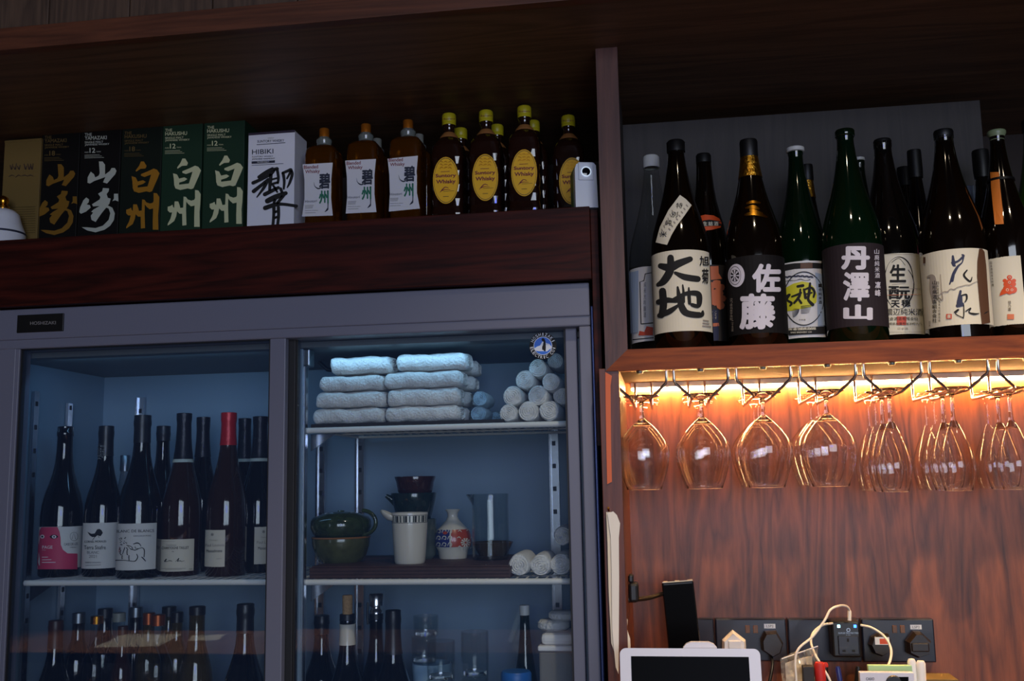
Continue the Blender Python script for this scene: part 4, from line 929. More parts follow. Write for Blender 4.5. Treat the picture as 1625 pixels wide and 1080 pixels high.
B = wine(359, 1.995, 656, .0415, 'champagne bottle with shiny red foil and a narrow cream label', 'wine_amber', CHAMP, cap=('foil', .80, 'capsule_red'))
def narrow(B, dx, xl, xr, y0, y1):
    a = Art(B.cyl, lambda x, y: T(x+dx[0], y+dx[1])); a.ell(802, 236, 18, 18, 0, .75); a.ell(802, 236, 7, 8, 0)
    a.text('Champagne', 765, 302, 872, 326, 1); a.text('Paul Launois', 712, 362, 960, 400, 1, .004, dy=4); a.text('Monochrome', 728, 440, 934, 480, 0, .004, dy=4); a.line([(855, 566), (925, 562)], 5, 1)
    wrap_label(B, y0, y1, xl, xr, 'wine_label_warm', a, ['ink', 'warm_grey_ink'], wavy=.0003, shift=1)
narrow(B, (30, 0), 320.3, 357, 840.5, 899)
B = wine(410, 2.07, 662, .041, 'champagne bottle with black foil and a cream label, half hidden by the centre stile', 'wine_black', CHAMP, cap=('foil', .72, 'capsule_foil'))
band(B, .71, .73, 'silver_ink', 'foil_band', .0016)
narrow(B, (722, -38), 403.5, 441, 836, 895)
wine(254, 2.105, 677, .037, 'dark bottle standing behind the one with the line-drawing label', cap=('capsule', .9, 'capsule_black'))
wine(318, 2.11, 663, .038, 'black foiled bottle standing behind the short-label champagne', prof=CHAMP, cap=('foil', .74, 'capsule_foil'))
B = wine(385, 2.155, 665, .037, 'black foiled bottle standing behind the red-foil champagne', prof=CHAMP, cap=('foil', .72, 'capsule_foil'))
band(B, .71, .73, 'silver_ink', 'foil_band', .0016)
pm('liquor_pale', '8f9aa6', .1, trans=.5, coat=.3)
bottle(194, 2.12, 722, 0, 'slim pale bottle at the back between the bird-label and line-drawing bottles', 'liquor_pale', zBL, R=.026, cap=(.9, .5, 'zinc'), capbody=[(.86, .42), (.995, .42), (1, .38)], ref=870, name='wine_bottle', group=WG)

# ------------------------------------------------------------------ lower left shelf, only the tops in view
LG = 'bottles on the lower left shelf of the fridge'
pm('copper', 'a5552e', .3, metal=.8); pm('liquor_gold', '4a3c12', .06, trans=.45, coat=.5); pm('capsule_brown', '3a1d14', .4)
def low(px, Y, ptop, R, label, glass='wine_black', cap=('capsule', .82, 'capsule_black'), prof=BURG): return wine(px, Y, ptop, R, label, glass, prof, cap, zL, 1060, LG, 'bottle')
STR = [(0, .93), (.01, 1), (.62, 1), (.68, .9), (.74, .68), (.80, .47), (.86, .42), (.985, .42), (1, .42)]
low(86, 1.985, 985, .036, 'dark bottle with a brown capsule, leftmost on the lower left shelf', cap=('capsule', .80, 'capsule_brown'))
low(122, 2.055, 973, .030, 'dark bottle with a silver screw cap on the lower left shelf', cap=('screw_cap', .93, 'zinc'), prof=STR)
low(151, 1.98, 978, .028, 'clear bottle with a gold screw cap on the lower left shelf', 'clear', ('screw_cap', .95, 'gold'), STR)
low(164, 2.17, 966, .036, 'bottle with a flat black cap at the back behind the gold-capped one', 'wine_black', ('screw_cap', .93, 'capsule_black'), STR)
low(186, 2.065, 973, .030, 'clear bottle with a grey cap right behind the gold-capped one', 'clear', ('screw_cap', .94, 'cap_grey'), STR)
low(193, 1.985, 994, .022, 'amber bottle with a low dark cap in the lower left row', 'wine_amber', ('screw_cap', .94, 'capsule_brown'), STR)
low(213, 2.15, 964, .032, 'bottle with a tall silver cap at the back of the lower left shelf', 'wine_black', ('screw_cap', .93, 'zinc'), STR)
low(234, 2.06, 973, .028, 'bottle with a copper coloured cap on the lower left shelf', 'liquor_gold', ('screw_cap', .92, 'copper'), STR)
low(249, 1.985, 976, .031, 'bottle with an orange brown cap in the front of the lower left row', 'clear', ('screw_cap', .93, 'copper'), STR)
low(266, 2.165, 963, .035, 'dark bottle with a black cap, back row of the lower left shelf', 'liquor_gold', ('screw_cap', .93, 'capsule_black'), STR)
low(279, 2.075, 972, .028, 'bottle with a square black cap in front of the back-row black-capped one', 'liquor_gold', ('screw_cap', .93, 'capsule_black'), STR)
low(311, 2.02, 963, .034, 'clear bottle of pale yellow spirit with a black cap, standing alone', 'liquor_gold', ('screw_cap', .95, 'capsule_black'), [(0, .93), (.01, 1), (.50, 1), (.58, .92), (.66, .75), (.74, .55), (.82, .46), (.985, .46), (1, .46)])
low(388, 1.985, 959, .043, 'dark wine bottle with a black capsule beside the centre stile, lower left shelf')

# ------------------------------------------------------------------ towels
pm('towel', 'e2e0dc', .95, bump=1.0, bscale=220, var=.06, sheen=.3)
pm('mat_dark', '1f1614', .7); pm('towel_blue', 'a7c6d8', .95, bump=1.0, bscale=220, var=.06, sheen=.3)
def noisy(v, a, s): return v+Vector((math.sin(v.z*s*1.3+v.y*s), math.sin(v.x*s+v.z*s*.7), math.sin(v.x*s*.8+v.y*s*1.1)))*a
def towel_flat(px0, px1, py0, py1, Y, depth, label, z0=None, mat='towel', group='folded towels on the top right shelf'):
    xm = (px0+px1)/2; x0, x1 = at(px0, (py0+py1)/2, Y).x, at(px1, (py0+py1)/2, Y).x
    zb = axis_z((x0+x1)/2, Y, py1) if z0 is None else z0; zt_ = axis_z((x0+x1)/2, Y, py0); zm = (zb+zt_)/2; h = (zt_-zb)/2
    b = MB(); n, mm = 28, 26; vs = []; fs = []; ym = Y+depth/2
    for i in range(n+1):
        u = i/n; x = x0+(x1-x0)*u; e = min(1, min(u, 1-u)*n/2.2); e = math.sqrt(max(0, 1-(1-e)**2))*.35+.65
        for k in range(mm):
            a = 2*PI*k/mm; c, s = math.cos(a), math.sin(a)
            v = Vector((x, ym+depth/2*e*math.copysign(abs(c)**.5, c), zm+h*e*math.copysign(abs(s)**.62, s)))
            w = noisy(v, .0011, 95); w = noisy(w, .0007, 230)
            if w.z < zb: w.z = zb
            vs.append(w)
    for i in range(n):
        for k in range(mm): j = (k+1) % mm; fs.append([i*mm+k, i*mm+j, (i+1)*mm+j, (i+1)*mm+k])
    for c, r in ((0, range(mm)), (n, range(mm))):                       # rolled end: spiral dent
        o = len(vs); xx = x0 if c == 0 else x1; sg = -1 if c == 0 else 1
        for q in range(1, 6):
            f = 1-q/5.5
            for k in range(mm):
                p = vs[c*mm+k]; vs.append(Vector((xx-sg*.0022*((q+k/mm) % 2), ym+(p.y-ym)*f, zm+(p.z-zm)*f)))
        prev = [c*mm+k for k in range(mm)]
        for q in range(5):
            cur = [o+q*mm+k for k in range(mm)]
            for k in range(mm): j = (k+1) % mm; fs.append([prev[k], prev[j], cur[j], cur[k]])
            prev = cur
        fs.append(prev)
    b.add(vs, fs, 0, True)
    return single('towel', b, mat, label, 'towel', group, ((x0+x1)/2, ym, zb))
x0, x1 = at(494, 675, 1.915).x, at(800, 675, 1.915).x
single('mat', MB().box(x0, x1, 1.912, 2.19, zA, zA+.007, bev=.001), 'mat_dark', 'dark brown tray mat lying under the folded towels', 'mat', org=((x0+x1)/2, 2.05, zA))
zt0 = zA+.007
def stack(cols, Y, depth, side):
    z = zt0
    for i, (a, b_, y0, y1) in enumerate(cols):
        o = towel_flat(a, b_, y0, y1, Y, depth, side[i], z if i == 0 else None)
L1 = ['rolled white towel at the bottom of the left towel pile', 'rolled white towel second from the bottom of the left towel pile', 'rolled towel second from the top of the left towel pile', 'rolled towel topmost of the left towel pile']
L2 = [s.replace('left towel pile', 'wider middle towel pile') for s in L1]
stack([(494, 607, 647, 668), (498, 609, 620.5, 645.5), (505, 607, 595, 619), (521.5, 619, 564.5, 592)], 1.925, .075, L1)
stack([(609, 728, 643, 668), (612, 728, 615, 642.5), (608, 733, 588, 614), (627, 741, 559.5, 586.5)], 1.925, .075, L2)
L3 = [s.replace('left towel pile', 'towel pile at the back right') for s in L1]
stack([(630, 742, 647, 666), (632, 745, 622, 645), (634, 752, 597, 620), (640, 757, 573, 595)], 2.03, .07, L3)
def towel_roll(px, py, rpx, Y, depth, label, group, z=None, mat='towel'):
    c = at(px, py, Y); k = mpp(px, py, Y); r = rpx*k; zc_ = c.z if z is None else z+r*1.04
    n = 34; vs = []; fs = []; ph = random.random()*2*PI
    rows = [(1-q/9, 0) for q in range(8, 0, -1)]
    for q in range(1, 10):                                               # front face, spiral folds
        f = q/10
        for i in range(n):
            a = 2*PI*i/n; s = (q*.5+a/(2*PI)+ph) % 1.0
            vs.append((c.x+r*f*math.cos(a), Y-.002+.0034*abs(s-.5)*2+.004*f*f, zc_+r*f*math.sin(a)))
    for f, y in ((.93, .004), (1.0, .014), (1.02, depth*.5), (1.0, depth-.012), (.85, depth), (.3, depth+.001)):
        for i in range(n):
            a = 2*PI*i/n; w = 1+.03*math.sin(3*a+ph)+.015*math.sin(7*a); vs.append((c.x+r*f*w*math.cos(a), Y+y, zc_+r*f*w*math.sin(a)))
    R_ = len(vs)//n
    for q in range(R_-1):
        for i in range(n): j = (i+1) % n; fs.append([q*n+i, q*n+j, (q+1)*n+j, (q+1)*n+i])
    fs += [list(range(n))[::-1], list(range((R_-1)*n, R_*n))]
    return single('towel', MB().add(vs, fs, 0, True), mat, label, 'towel', group, (c.x, Y+depth/2, zc_-r))
random.seed(11); G = 'rolled white towels piled at the right of the top shelf'
P_ = 'rolled white towel in the right pile, '
for (px, py, r, Y, s) in ((806, 655.5, 14.5, 1.915, 'bottom row, leftmost'), (838, 652.5, 16.5, 1.915, 'bottom row, middle'), (871, 650, 16.5, 1.915, 'bottom row, right of the middle one'), (813, 627.5, 16, 1.925, 'second row, leftmost'), (853, 627, 16.5, 1.925, 'second row, right one'),
                          (832.5, 602, 15.5, 1.94, 'third row, left one'), (874, 605.5, 15, 1.935, 'third row, right one'), (853, 583.5, 15, 1.95, 'top row below the penguin sticker')):
    towel_roll(px, py, r, Y, .16, P_+s, G, zA if py > 640 else None)
towel_roll(881, 572, 13, 2.0, .12, P_+'top row, behind the sticker edge', G)
towel_roll(891, 628, 14, 1.96, .12, P_+'second row, against the door frame', G)
G = 'small pale blue towels beside the folded piles'
towel_roll(758.5, 657, 13, 2.0, .1, 'rolled pale blue towel lying at the bottom beside the folded piles', G, zt0, 'towel_blue')
towel_roll(761, 632, 12.5, 1.985, .1, 'rolled pale blue towel lying on top beside the folded piles', G, None, 'towel_blue')
towel_roll(786, 659, 10, 2.08, .08, 'small rolled towel in the shade behind the bottom-left roll of the pile', G, zt0, 'towel_blue')
random.seed(12); G = 'rolled white towels on the middle right shelf'
for (px, py, r, Y, s) in ((823, 885.5, 17.5, 1.93, 'nearest the glass pitcher'), (857, 886, 17, 1.935, 'middle one'), (889, 882, 17, 1.945, 'beside the door frame'), (893, 850, 15, 1.96, 'lying on top beside the door frame')):
    towel_roll(px, py, r, Y, .13, 'rolled white towel on the middle right shelf, '+s, G, zB if py > 860 else None)

# ------------------------------------------------------------------ pots on the middle right shelf
pm('glaze_green', '2f3a1c', .15, coat=.6, var=.4, bscale=60); pm('glaze_olive', '4a4c2c', .2, coat=.5, var=.35, bscale=50); pm('glaze_brown', '3a1a16', .15, coat=.6, var=.3, bscale=70); pm('glaze_teal', '1f2e2a', .16, coat=.6, var=.3, bscale=60); pm('glaze_grey', '4c5652', .2, coat=.4, var=.3)
pm('stone_white', 'cfc9bc', .3, coat=.3); pm('tray_wood', '3d2119', .5, var=.3, bscale=30); pm('imari_blue', '27306e', .3, coat=.4); pm('imari_red', 'a8402c', .3, coat=.4); pm('amber_bowl', '6a4a1c', .25, coat=.4)
def pot(name, label, cat, px, Y, rows, mat, zbase=None, sx=1, parts=None, thick=.003, group=None):
    """rows: (half width px, row py) from the foot up; open on top"""
    ref = rows[0][1]; c = at(px, ref, Y); k = mpp(px, ref, Y); z0 = zbase if zbase is not None else axis_z(c.x, Y, ref)
    zz = [axis_z(c.x, Y, py) for _, py in rows]; sh = z0-zz[0] if zbase is not None else 0
    zz[0] = z0
    t = thing(name, label, cat, (c.x, Y, z0), group)
    P = [(0, z0)]+[(hw*k, z) for (hw, _), z in zip(rows, zz)]
    inner = [(max(.002, hw*k-thick), max(z, z0+thick)) for (hw, _), z in list(zip(rows, zz))[::-1]]
    P += inner+[(0, z0+thick)]
    build('body', MB().lathe(P, c.x, Y, 44), mat, t)
    return t, c.x, Y, k, (lambda py: axis_z(c.x, Y, py)), P
x0, x1 = at(496, 900, 1.93).x, at(812, 900, 1.93).x
b = MB(); b.box(x0, x1, 1.912, 2.215, zB, zB+.0205, bev=.001)
for i in range(10): b.box(x0+.004, x1-.004, 1.915+i*.029, 1.937+i*.029, zB+.0205, zB+.0235, bev=.001)
for i in range(3): b.box(x0+.002, x1-.002, 1.910, 1.912, zB+.002+i*.0062, zB+.0064+i*.0062, bev=.0006)
single('tray', b, 'tray_wood', 'dark brown ribbed wooden tray under the pots on the middle shelf', 'tray', org=((x0+x1)/2, 2.06, zB))
zT = zB+.0235
t, cx, cy, k, zz, P = pot('bowl', 'olive glazed bowl with a pale rim at the left of the middle shelf', 'bowl', 541, 2.02, [(26, 896), (30, 893), (40, 880), (45, 865), (46, 853), (45.5, 851)], 'glaze_olive', zT)
b = MB(); b.lathe([(45.8*k, zz(853.5)), (46.8*k, zz(852)), (45.5*k, zz(850.5)), (44*k, zz(852))], cx, cy, 44); build('rim', b, 'tan_paper', t)
zr = zz(851)
t, cx, cy, k, zz, P = pot('teapot', 'dark green glazed pot with a loop handle resting in the olive bowl', 'teapot', 541, 2.02, [(34, 851), (44, 846), (48, 836), (47.5, 826), (44, 820), (30, 815), (29, 814)], 'glaze_green', zr-.004)
hx = cx+42*k; b = MB(); b.tube([(cx+38*k+22*k*math.sin(a)*1.0, cy-.012, zz(829)+19*k*math.cos(a)) for a in [i*PI*1.0/12 for i in range(13)]], .0042, 10); build('handle', b, 'glaze_green', t)
b = MB(); b.lathe([(0, zz(815)), (29*k, zz(815.5)), (22*k, zz(812.5)), (6*k, zz(811)), (5*k, zz(809.5)), (0, zz(809))], cx, cy, 36); build('lid', b, 'glaze_green', t)
# stacked cups behind the white pitcher
t, cx, cy, k, zz, P = pot('pouring_bowl', 'pale grey-green pot at the bottom of the stack behind the white pitcher', 'bowl', 664, 2.09, [(24, 888), (28, 880), (29, 850), (29, 826), (29, 823)], 'glaze_grey', zT)
t, cx, cy, k, zz, P2 = pot('pouring_bowl', 'dark green spouted bowl in the middle of the stack', 'bowl', 657, 2.09, [(26, 822.5), (30, 812), (34, 795), (36.5, 783), (36, 781.5)], 'glaze_teal', axis_z(at(664, 823, 2.09).x, 2.09, 823))
b = MB(); x_ = cx-33*k; b.tube([(x_+.006, cy-.004, zz(797)), (x_-.004, cy-.008, zz(790)), (x_-.014, cy-.012, zz(785))], [.009, .007, .004], 10); build('spout', b, 'glaze_teal', t)
t, cx, cy, k, zz, P = pot('cup', 'brown glazed cup on top of the stack', 'cup', 659, 2.09, [(26, 781), (28, 778), (30, 765), (33, 756.5), (32.5, 755.5)], 'glaze_brown', axis_z(at(657, 781.5, 2.09).x, 2.09, 781.2))
# white pitcher
t, cx, cy, k, zz, P = pot('pitcher', 'white ceramic pitcher with a spout and a black and white striped band', 'pitcher', 650.5, 1.975, [(23, 892), (24.5, 889), (26.5, 860), (28, 835), (29, 814), (28.6, 812.5)], 'stone_white', zT)
b = MB(); n = 12
for i in range(60):
    a0, a1 = 2*PI*i/60, 2*PI*(i+1)/60
    f = (i % 5) in (0,) ; 
    if i % 5 in (1, 3): continue
    R0, R1 = 28.25*k+.0006, 28.85*k+.0006
    for m, (q0, q1) in ((0 if i % 5 == 0 else 1, (0, 1)),):
        aa, ab = (a0, a1) if m == 0 else (a0, a0+(a1-a0)*.8)
        b.add([(cx+R0*math.cos(aa), cy+R0*math.sin(aa), zz(827.5)), (cx+R0*math.cos(ab), cy+R0*math.sin(ab), zz(827.5)), (cx+R1*math.cos(ab), cy+R1*math.sin(ab), zz(817.5)), (cx+R1*math.cos(aa), cy+R1*math.sin(aa), zz(817.5))], [[0, 1, 2, 3]], m)
b.lathe([(28.9*k+.0003, zz(817)), (28.95*k+.0006, zz(816.4))], cx, cy, 44, 0); b.lathe([(28.2*k+.0004, zz(828.6)), (28.25*k+.0006, zz(828))], cx, cy, 44, 0)
build('striped_band', b, ['ink', 'glaze_grey'], t)
xs = cx-25*k; vs = []
b = MB(); rows = [(0, 12, 817, 826), (-9, 9.5, 812.5, 824), (-16, 6.5, 809, 818), (-21, 3, 807.5, 811)]
vs = []; fs = []
for dx, w, yt, yb in rows:
    for i in range(7):
        a = PI*i/6; vs.append((xs+dx*k+(1-math.sin(a))*2*k, cy-.012-w*k*math.cos(a), zz(yt)-(zz(yt)-zz(yb))*math.sin(a)))
for q in range(3):
    for i in range(6): fs.append([q*7+i, q*7+i+1, (q+1)*7+i+1, (q+1)*7+i])
b.add(vs, fs, 0, True); o = build('spout', b, 'stone_white', t); md = o.modifiers.new('wall', 'SOLIDIFY'); md.thickness = .002
# imari flask
t, cx, cy, k, zz, P = pot('sake_flask', 'white-necked sake flask painted in blue and red halves', 'flask', 719, 2.10, [(22, 874), (24, 872), (27.5, 866), (29, 858), (28, 848), (24, 839), (17, 832), (10.5, 825), (8, 819), (8.5, 813), (12, 808.5), (11.5, 807.5)], 'stone_white', zT, thick=.002)
b = MB(); prof = [(29*k*f, zz(y)) for f, y in ((.955, 866), (1.0, 858), (.97, 848), (.835, 839))]
def half(a0, a1, m):
    n = 18; vs = []; fs = []
    for r, z in prof:
        for i in range(n+1): a = a0+(a1-a0)*i/n; vs.append((cx+(r+.0006)*math.sin(a), cy-(r+.0006)*math.cos(a), z))
    for q in range(3):
        for i in range(n): fs.append([q*(n+1)+i, q*(n+1)+i+1, (q+1)*(n+1)+i+1, (q+1)*(n+1)+i])
    b.add(vs, fs, m, True)
half(-PI*.98, .02, 0); half(.10, PI*.98, 1)
S = Cone(cx, cy, lambda z: ip([(0, 27.5*k), (.3, 29*k), (.65, 28*k), (1, 24*k)], (z-prof[0][1])/(prof[3][1]-prof[0][1])))
a = Art(S, zt(480, 740, 4.779)); random.seed(8)
for i in range(9):
    x, y = 1035+(i % 3)*42, 490+(i//3)*50; a.stroke([(x-16, y+10, 4), (x-6, y-12, 6), (x+12, y-8, 6), (x+10, y+12, 5), (x-2, y+8, 4)], 2)
for i in range(10): th = i*PI/5; a.stroke([(1232+8*math.cos(th), 575+8*math.sin(th), 4), (1232+34*math.cos(th), 575+34*math.sin(th), 13)], 2, False)
for x, y in ((1190, 490), (1250, 485), (1185, 540), (1280, 540), (1190, 610), (1275, 620)): a.stroke([(x-12, y, 4), (x, y-8, 6), (x+12, y+4, 4)], 2)
a.ell(1085, 502, 16, 12, 1)
a.emit(b, 2, .0012); build('painted_pattern', b, ['imari_blue', 'imari_red', 'stone_white'], t)
# glass pitcher and amber bowl
t, cx, cy, k, zz, P = pot('glass_pitcher', 'clear glass pitcher standing right of the painted flask', 'pitcher', 779, 2.06, [(28, 884), (29, 880), (29.5, 850), (29, 815), (29, 800), (29.5, 785), (29, 783)], 'clear', zT, thick=.0025)
b = MB(); xs = cx-28*k; vs = [(xs, cy-.014, zz(783)), (xs, cy+.014, zz(783)), (xs-.012, cy-.004, zz(783.5)), (xs-.012, cy+.004, zz(783.5)), (xs+.001, cy, zz(800))]
b.add(vs, [[0, 2, 4], [2, 3, 4], [3, 1, 4]], 0, True); o = build('spout', b, 'clear', t); md = o.modifiers.new('wall', 'SOLIDIFY'); md.thickness = .002
t, cx, cy, k, zz, P = pot('bowl', 'low amber brown bowl at the back behind the glass pitcher', 'bowl', 782, 2.165, [(14, 888), (18, 885), (28, 870), (33, 860), (32.5, 859)], 'amber_bowl', zT)

# ------------------------------------------------------------------ lower right shelf
RG = 'bottles on the lower right shelf of the fridge'
def lowr(px, Y, ptop, R, label, glass='wine_black', cap=('capsule', .82, 'capsule_black'), prof=BURG): return wine(px, Y, ptop, R, label, glass, prof, cap, zL, 1060, RG, 'bottle')
lowr(510, 2.13, 977, .040, 'dark wide-necked bottle at the back left of the lower right shelf', cap=('capsule', .86, 'capsule_black'))
B = lowr(551, 1.985, 975, .038, 'open wine bottle stopped with a long cork and wrapped in a white neck foil', 'wine_black', ('lip', .965, 'capsule_black'))
band(B, qof(B, 1022), qof(B, 989), 'stone_white', 'neck_foil', .0012)
pm('cork', 'b08a5c', .8, var=.25, bscale=200)
b = MB(); z0 = B.z0+B.H*1.0; b.lathe([(0, z0), (.0098, z0), (.0102, axis_z(B.cx, B.cy, 945)), (.009, axis_z(B.cx, B.cy, 943.5)), (0, axis_z(B.cx, B.cy, 943.5))], B.cx, B.cy, 24); build('cork', b, 'cork', B.t)
B = lowr(597, 2.055, 974, .036, 'dark bottle with a tall metal pourer stopper', 'wine_black', ('lip', .965, 'capsule_black'))
b = MB(); z0 = B.z0+B.H; zz = lambda py: axis_z(B.cx, B.cy, py); b.lathe([(0, z0), (.013, z0), (.013, zz(968)), (.010, zz(966)), (.010, zz(962)), (.0155, zz(960)), (.0155, zz(944)), (.013, zz(941.5)), (0, zz(941))], B.cx, B.cy, 28); build('stopper', b, 'chrome', B.t)
b = MB(); b.tube([(B.cx-.017, B.cy-.002, zz(955)), (B.cx-.018, B.cy-.003, zz(975)), (B.cx-.0165, B.cy-.003, zz(990))], .0025, 8); build('lever', b, 'capsule_black', B.t)
lowr(624, 1.985, 969, .038, 'slim dark bottle with a matt black capsule right of the corked bottle', cap=('capsule', .72, 'capsule_black'))
B = lowr(834, 2.06, 961, .028, 'green bottle with a white cap near the right of the lower shelf', 'glass_green', ('screw_cap', .94, 'cap_white'), [(0, .93), (.01, 1), (.30, 1), (.42, .93), (.56, .72), (.70, .50), (.82, .38), (.92, .33), (1, .33)])
GG = 'drinking glasses on the lower right shelf'
def tumbler(px, Y, ptop, pbot, hw, label, z=None, up=True):
    t, cx, cy, k, zz, P = pot('tumbler', label, 'glass', px, Y, [(hw*.92, pbot), (hw*.97, pbot-2), (hw, (ptop+pbot)/2), (hw, ptop)], 'clear', z, thick=.0022, group=GG)
    b = MB(); b.lathe([(0, zz(pbot)+.0025), (hw*.9*k-.0025, zz(pbot)+.0025), (hw*.9*k-.0025, zz(pbot)+.010), (0, zz(pbot)+.010)], cx, cy, 32); build('thick_base', b, 'stem_glass', t)
    return t
tub_z = axis_z(at(700, 1052, 2.05).x, 2.05, 1052)
pm('tub_blue', '9fc0dc', .4); 
t, cx, cy, k, zz, P = pot('ramekin', 'pale blue-white dish under the stacked tumblers at the back', 'bowl', 686, 2.09, [(26, 1104), (30, 1090), (32, 1052), (31.5, 1050.5)], 'tub_blue', None)
tumbler(673, 2.09, 1009, 1050, 20, 'clear tumbler standing on the pale blue dish')
tumbler(676, 2.09, 976, 1008.5, 20, 'clear tumbler stacked on the tumbler over the pale blue dish')
tumbler(700, 1.98, 1016, 1078, 22.5, 'clear tumbler in front of the pale blue dish')
tumbler(754, 2.02, 1001, 1072, 22, 'clear tumbler holding a little liquid, right of the front one')
zsup = axis_z(at(754, 1072, 2.02).x, 2.02, 1072); z700 = axis_z(at(700, 1078, 1.98).x, 1.98, 1078)
for px, Y, py, hw, l in ((700, 1.98, 1078, 22.5, 'front tumbler'), (754, 2.02, 1072, 22, 'tumbler with a little liquid')):
    t, cx, cy, k, zz, P = pot('tumbler', 'clear tumbler at the bottom of the stack under the '+l, 'glass', px, Y, [(hw*.9, py+75), (hw*.97, py+70), (hw, py+30), (hw, py+.5)], 'clear', zL, thick=.0022, group=GG)
t, cx, cy, k, zz, P = pot('ramekin', 'white dish at the bottom of the back stack of tumblers', 'bowl', 686, 2.09, [(24, 1150), (28, 1140), (30, 1106), (29.5, 1105)], 'stone_white', zL)
pm('lid_blue', '2364b0', .4)
p = at(819, 1068, 1.955); k = mpp(819, 1068, 1.955); zz = lambda py: axis_z(p.x, 1.955, py)
t = thing('jar', 'jar with a bright blue lid in front of the green bottle', 'jar', (p.x, 1.955, zL))
build('body', MB().lathe([(0, zL), (22*k, zL), (23*k, zL+.004), (23*k, zz(1086)), (20*k, zz(1081)), (0, zz(1081))], p.x, 1.955, 36), 'glass_grey', t)
build('lid', MB().lathe([(23.5*k, zz(1088)), (24.5*k, zz(1087)), (24.5*k, zz(1068)), (22*k, zz(1064)), (0, zz(1063))], p.x, 1.955, 36), 'lid_blue', t)
p = at(888, 1040, 2.0); k = mpp(888, 1040, 2.0); zz = lambda py: axis_z(p.x, 2.0, py); w = 29*k
pm('tub_clear', '9b9690', .3, trans=.35, coat=.2); pm('tub_fill', '5b4c42', .8)
t = thing('food_tub', 'square plastic tub with a white lid at the right end of the lower shelf', 'container', (p.x, 2.0, zL))
build('body', MB().box(p.x-w, p.x+w, 1.96, 2.06, zL, zz(1028), bev=.004), 'tub_clear', t)
build('lid', MB().box(p.x-w*1.05, p.x+w*1.05, 1.957, 2.063, zz(1027.5), zz(1019), bev=.003).box(p.x-w*.9, p.x+w*.9, 1.965, 2.055, zz(1019), zz(1001), bev=.008), 'white', t)
random.seed(21)
for i, (dx, y1, y0, n) in enumerate(((-.012, 1000.5, 985, 'lower'), (.010, 984.5, 971, 'upper'))):
    b = MB(); m = Vector((p.x+dx, 2.02, 0)); r = 26*k
    b.lathe([(0, zz(y1)), (r*.8, zz(y1)), (r, zz(y1-4)), (r, zz(y0+3)), (r*.85, zz(y0)), (0, zz(y0))], m.x, m.y, 30)
    single('towel', b, 'towel', f'bundled beige cloth on the white tub lid, the {n} one', 'towel', 'cloth bundles on the food tub', org=(m.x, m.y, zz(y1)))
# ------------------------------------------------------------------ hanging glass rails and stemware
pm('plastic_black', '141416', .35); pm('socket_black', '181d2b', .3, coat=.2); pm('amber_lens', '7a4a18', .3); pm('screen', '030304', .4, spec=.04); pm('tablet_white', 'd9d9e4', .35); pm('plug_brown', '1f1712', .35)
pm('cable_white', 'e6ded0', .45); pm('pen_blue', '1f2a6a', .35); pm('teal', '2f8a8a', .4); pm('note_green', 'a9cf9c', .7); pm('led_blue', '3060ff', .3, emis='2f6cff', es=6); pm('led_cyan', 'a0e8ff', .3, emis='9fe6ff', es=6); pm('bag_paper', 'e8dcc0', .7)
PINS = [(974, 1057), (1069, 1155), (1168, 1254), (1269, 1357), (1370, 1461), (1475, 1567), (1583, 1675)]
ORD = ['first', 'second', 'third', 'fourth', 'fifth', 'sixth', 'seventh']
ZRAIL = ZU-.048; YPIN, YBACK = 1.786, 2.046; WR = .0027
ROWX = []
for i, (a, b_) in enumerate(PINS):
    ya = 590-.0305*(a-974)
    xl, xr = at(a, ya, YPIN).x, at(b_, ya, YPIN).x; xc = (xl+xr)/2; ROWX.append(xc)
    t = thing('glass_rail', f'chrome wire glass rail under the sake shelf, {ORD[i]} from the left', 'rack', (xc, YPIN, ZU+.004), 'chrome glass rails under the sake shelf')
    b = MB(); b.box(xl-.008, xr+.008, YPIN-.007, YPIN+.007, ZU+.001, ZU+.004, bev=.0005); build('mounting_plate', b, 'chrome', t)
    b = MB(); b.lathe([(0, ZU-.004), (.005, ZU-.004), (.0062, ZU-.001), (.0062, ZU+.001)], xc, YPIN, 16); build('screw', b, 'zinc', t)
    for s, x in ((1, xl), (-1, xr)):
        xin = xc-s*.0165
        pts = [(x, YPIN, ZU+.001), (x, YPIN, ZU-.018), (x+s*.002, YPIN+.002, ZU-.023), (xin-s*.004, YPIN+.012, ZRAIL+.004), (xin, YPIN+.018, ZRAIL), (xin, YBACK-.006, ZRAIL), (xin, YBACK, ZRAIL+.005), (xin, YBACK, ZU+.005)]
        b = MB(); b.tube(pts, WR, 10); build('wire', b, 'chrome', t)
U_ = .00114
FOOT = lambda R: [(0, .0), (R*.96, .0), (R, -.0008), (R*.98, -.0020), (R*.45, -.0048), (.006, -.0095), (.0038, -.014)]
def stem_profile(R, zstem, r_end): return FOOT(R)+[(.0033, -.020), (.0032, zstem+.010), (.0042, zstem+.003), (r_end, zstem), (0, zstem)]
def goblet(kind):
    if kind == 'round':
        R, zs = .0325, -.0405
        B = [(4, 664), (12, 671), (20, 678.5), (29, 689), (36, 699), (40, 708), (41, 716), (40.2, 728), (37.2, 742), (33, 756), (27, 773)]; y0 = 664
    else:
        R, zs = .0285, -.057
        B = [(4, 679), (8.5, 688), (13.5, 699), (19, 714), (23.6, 728), (26, 740), (26.5, 748), (25.2, 760), (22.6, 772), (19.6, 783)]; y0 = 679
    out = [(hw*U_, zs-(y-y0)*U_) for hw, y in spline(B, 3)]
    out = [(r, z) for r, z in out]
    th = .0009
    inn = [(max(.0, r-th), z) for r, z in out[4:]]
    return R, zs, out, inn
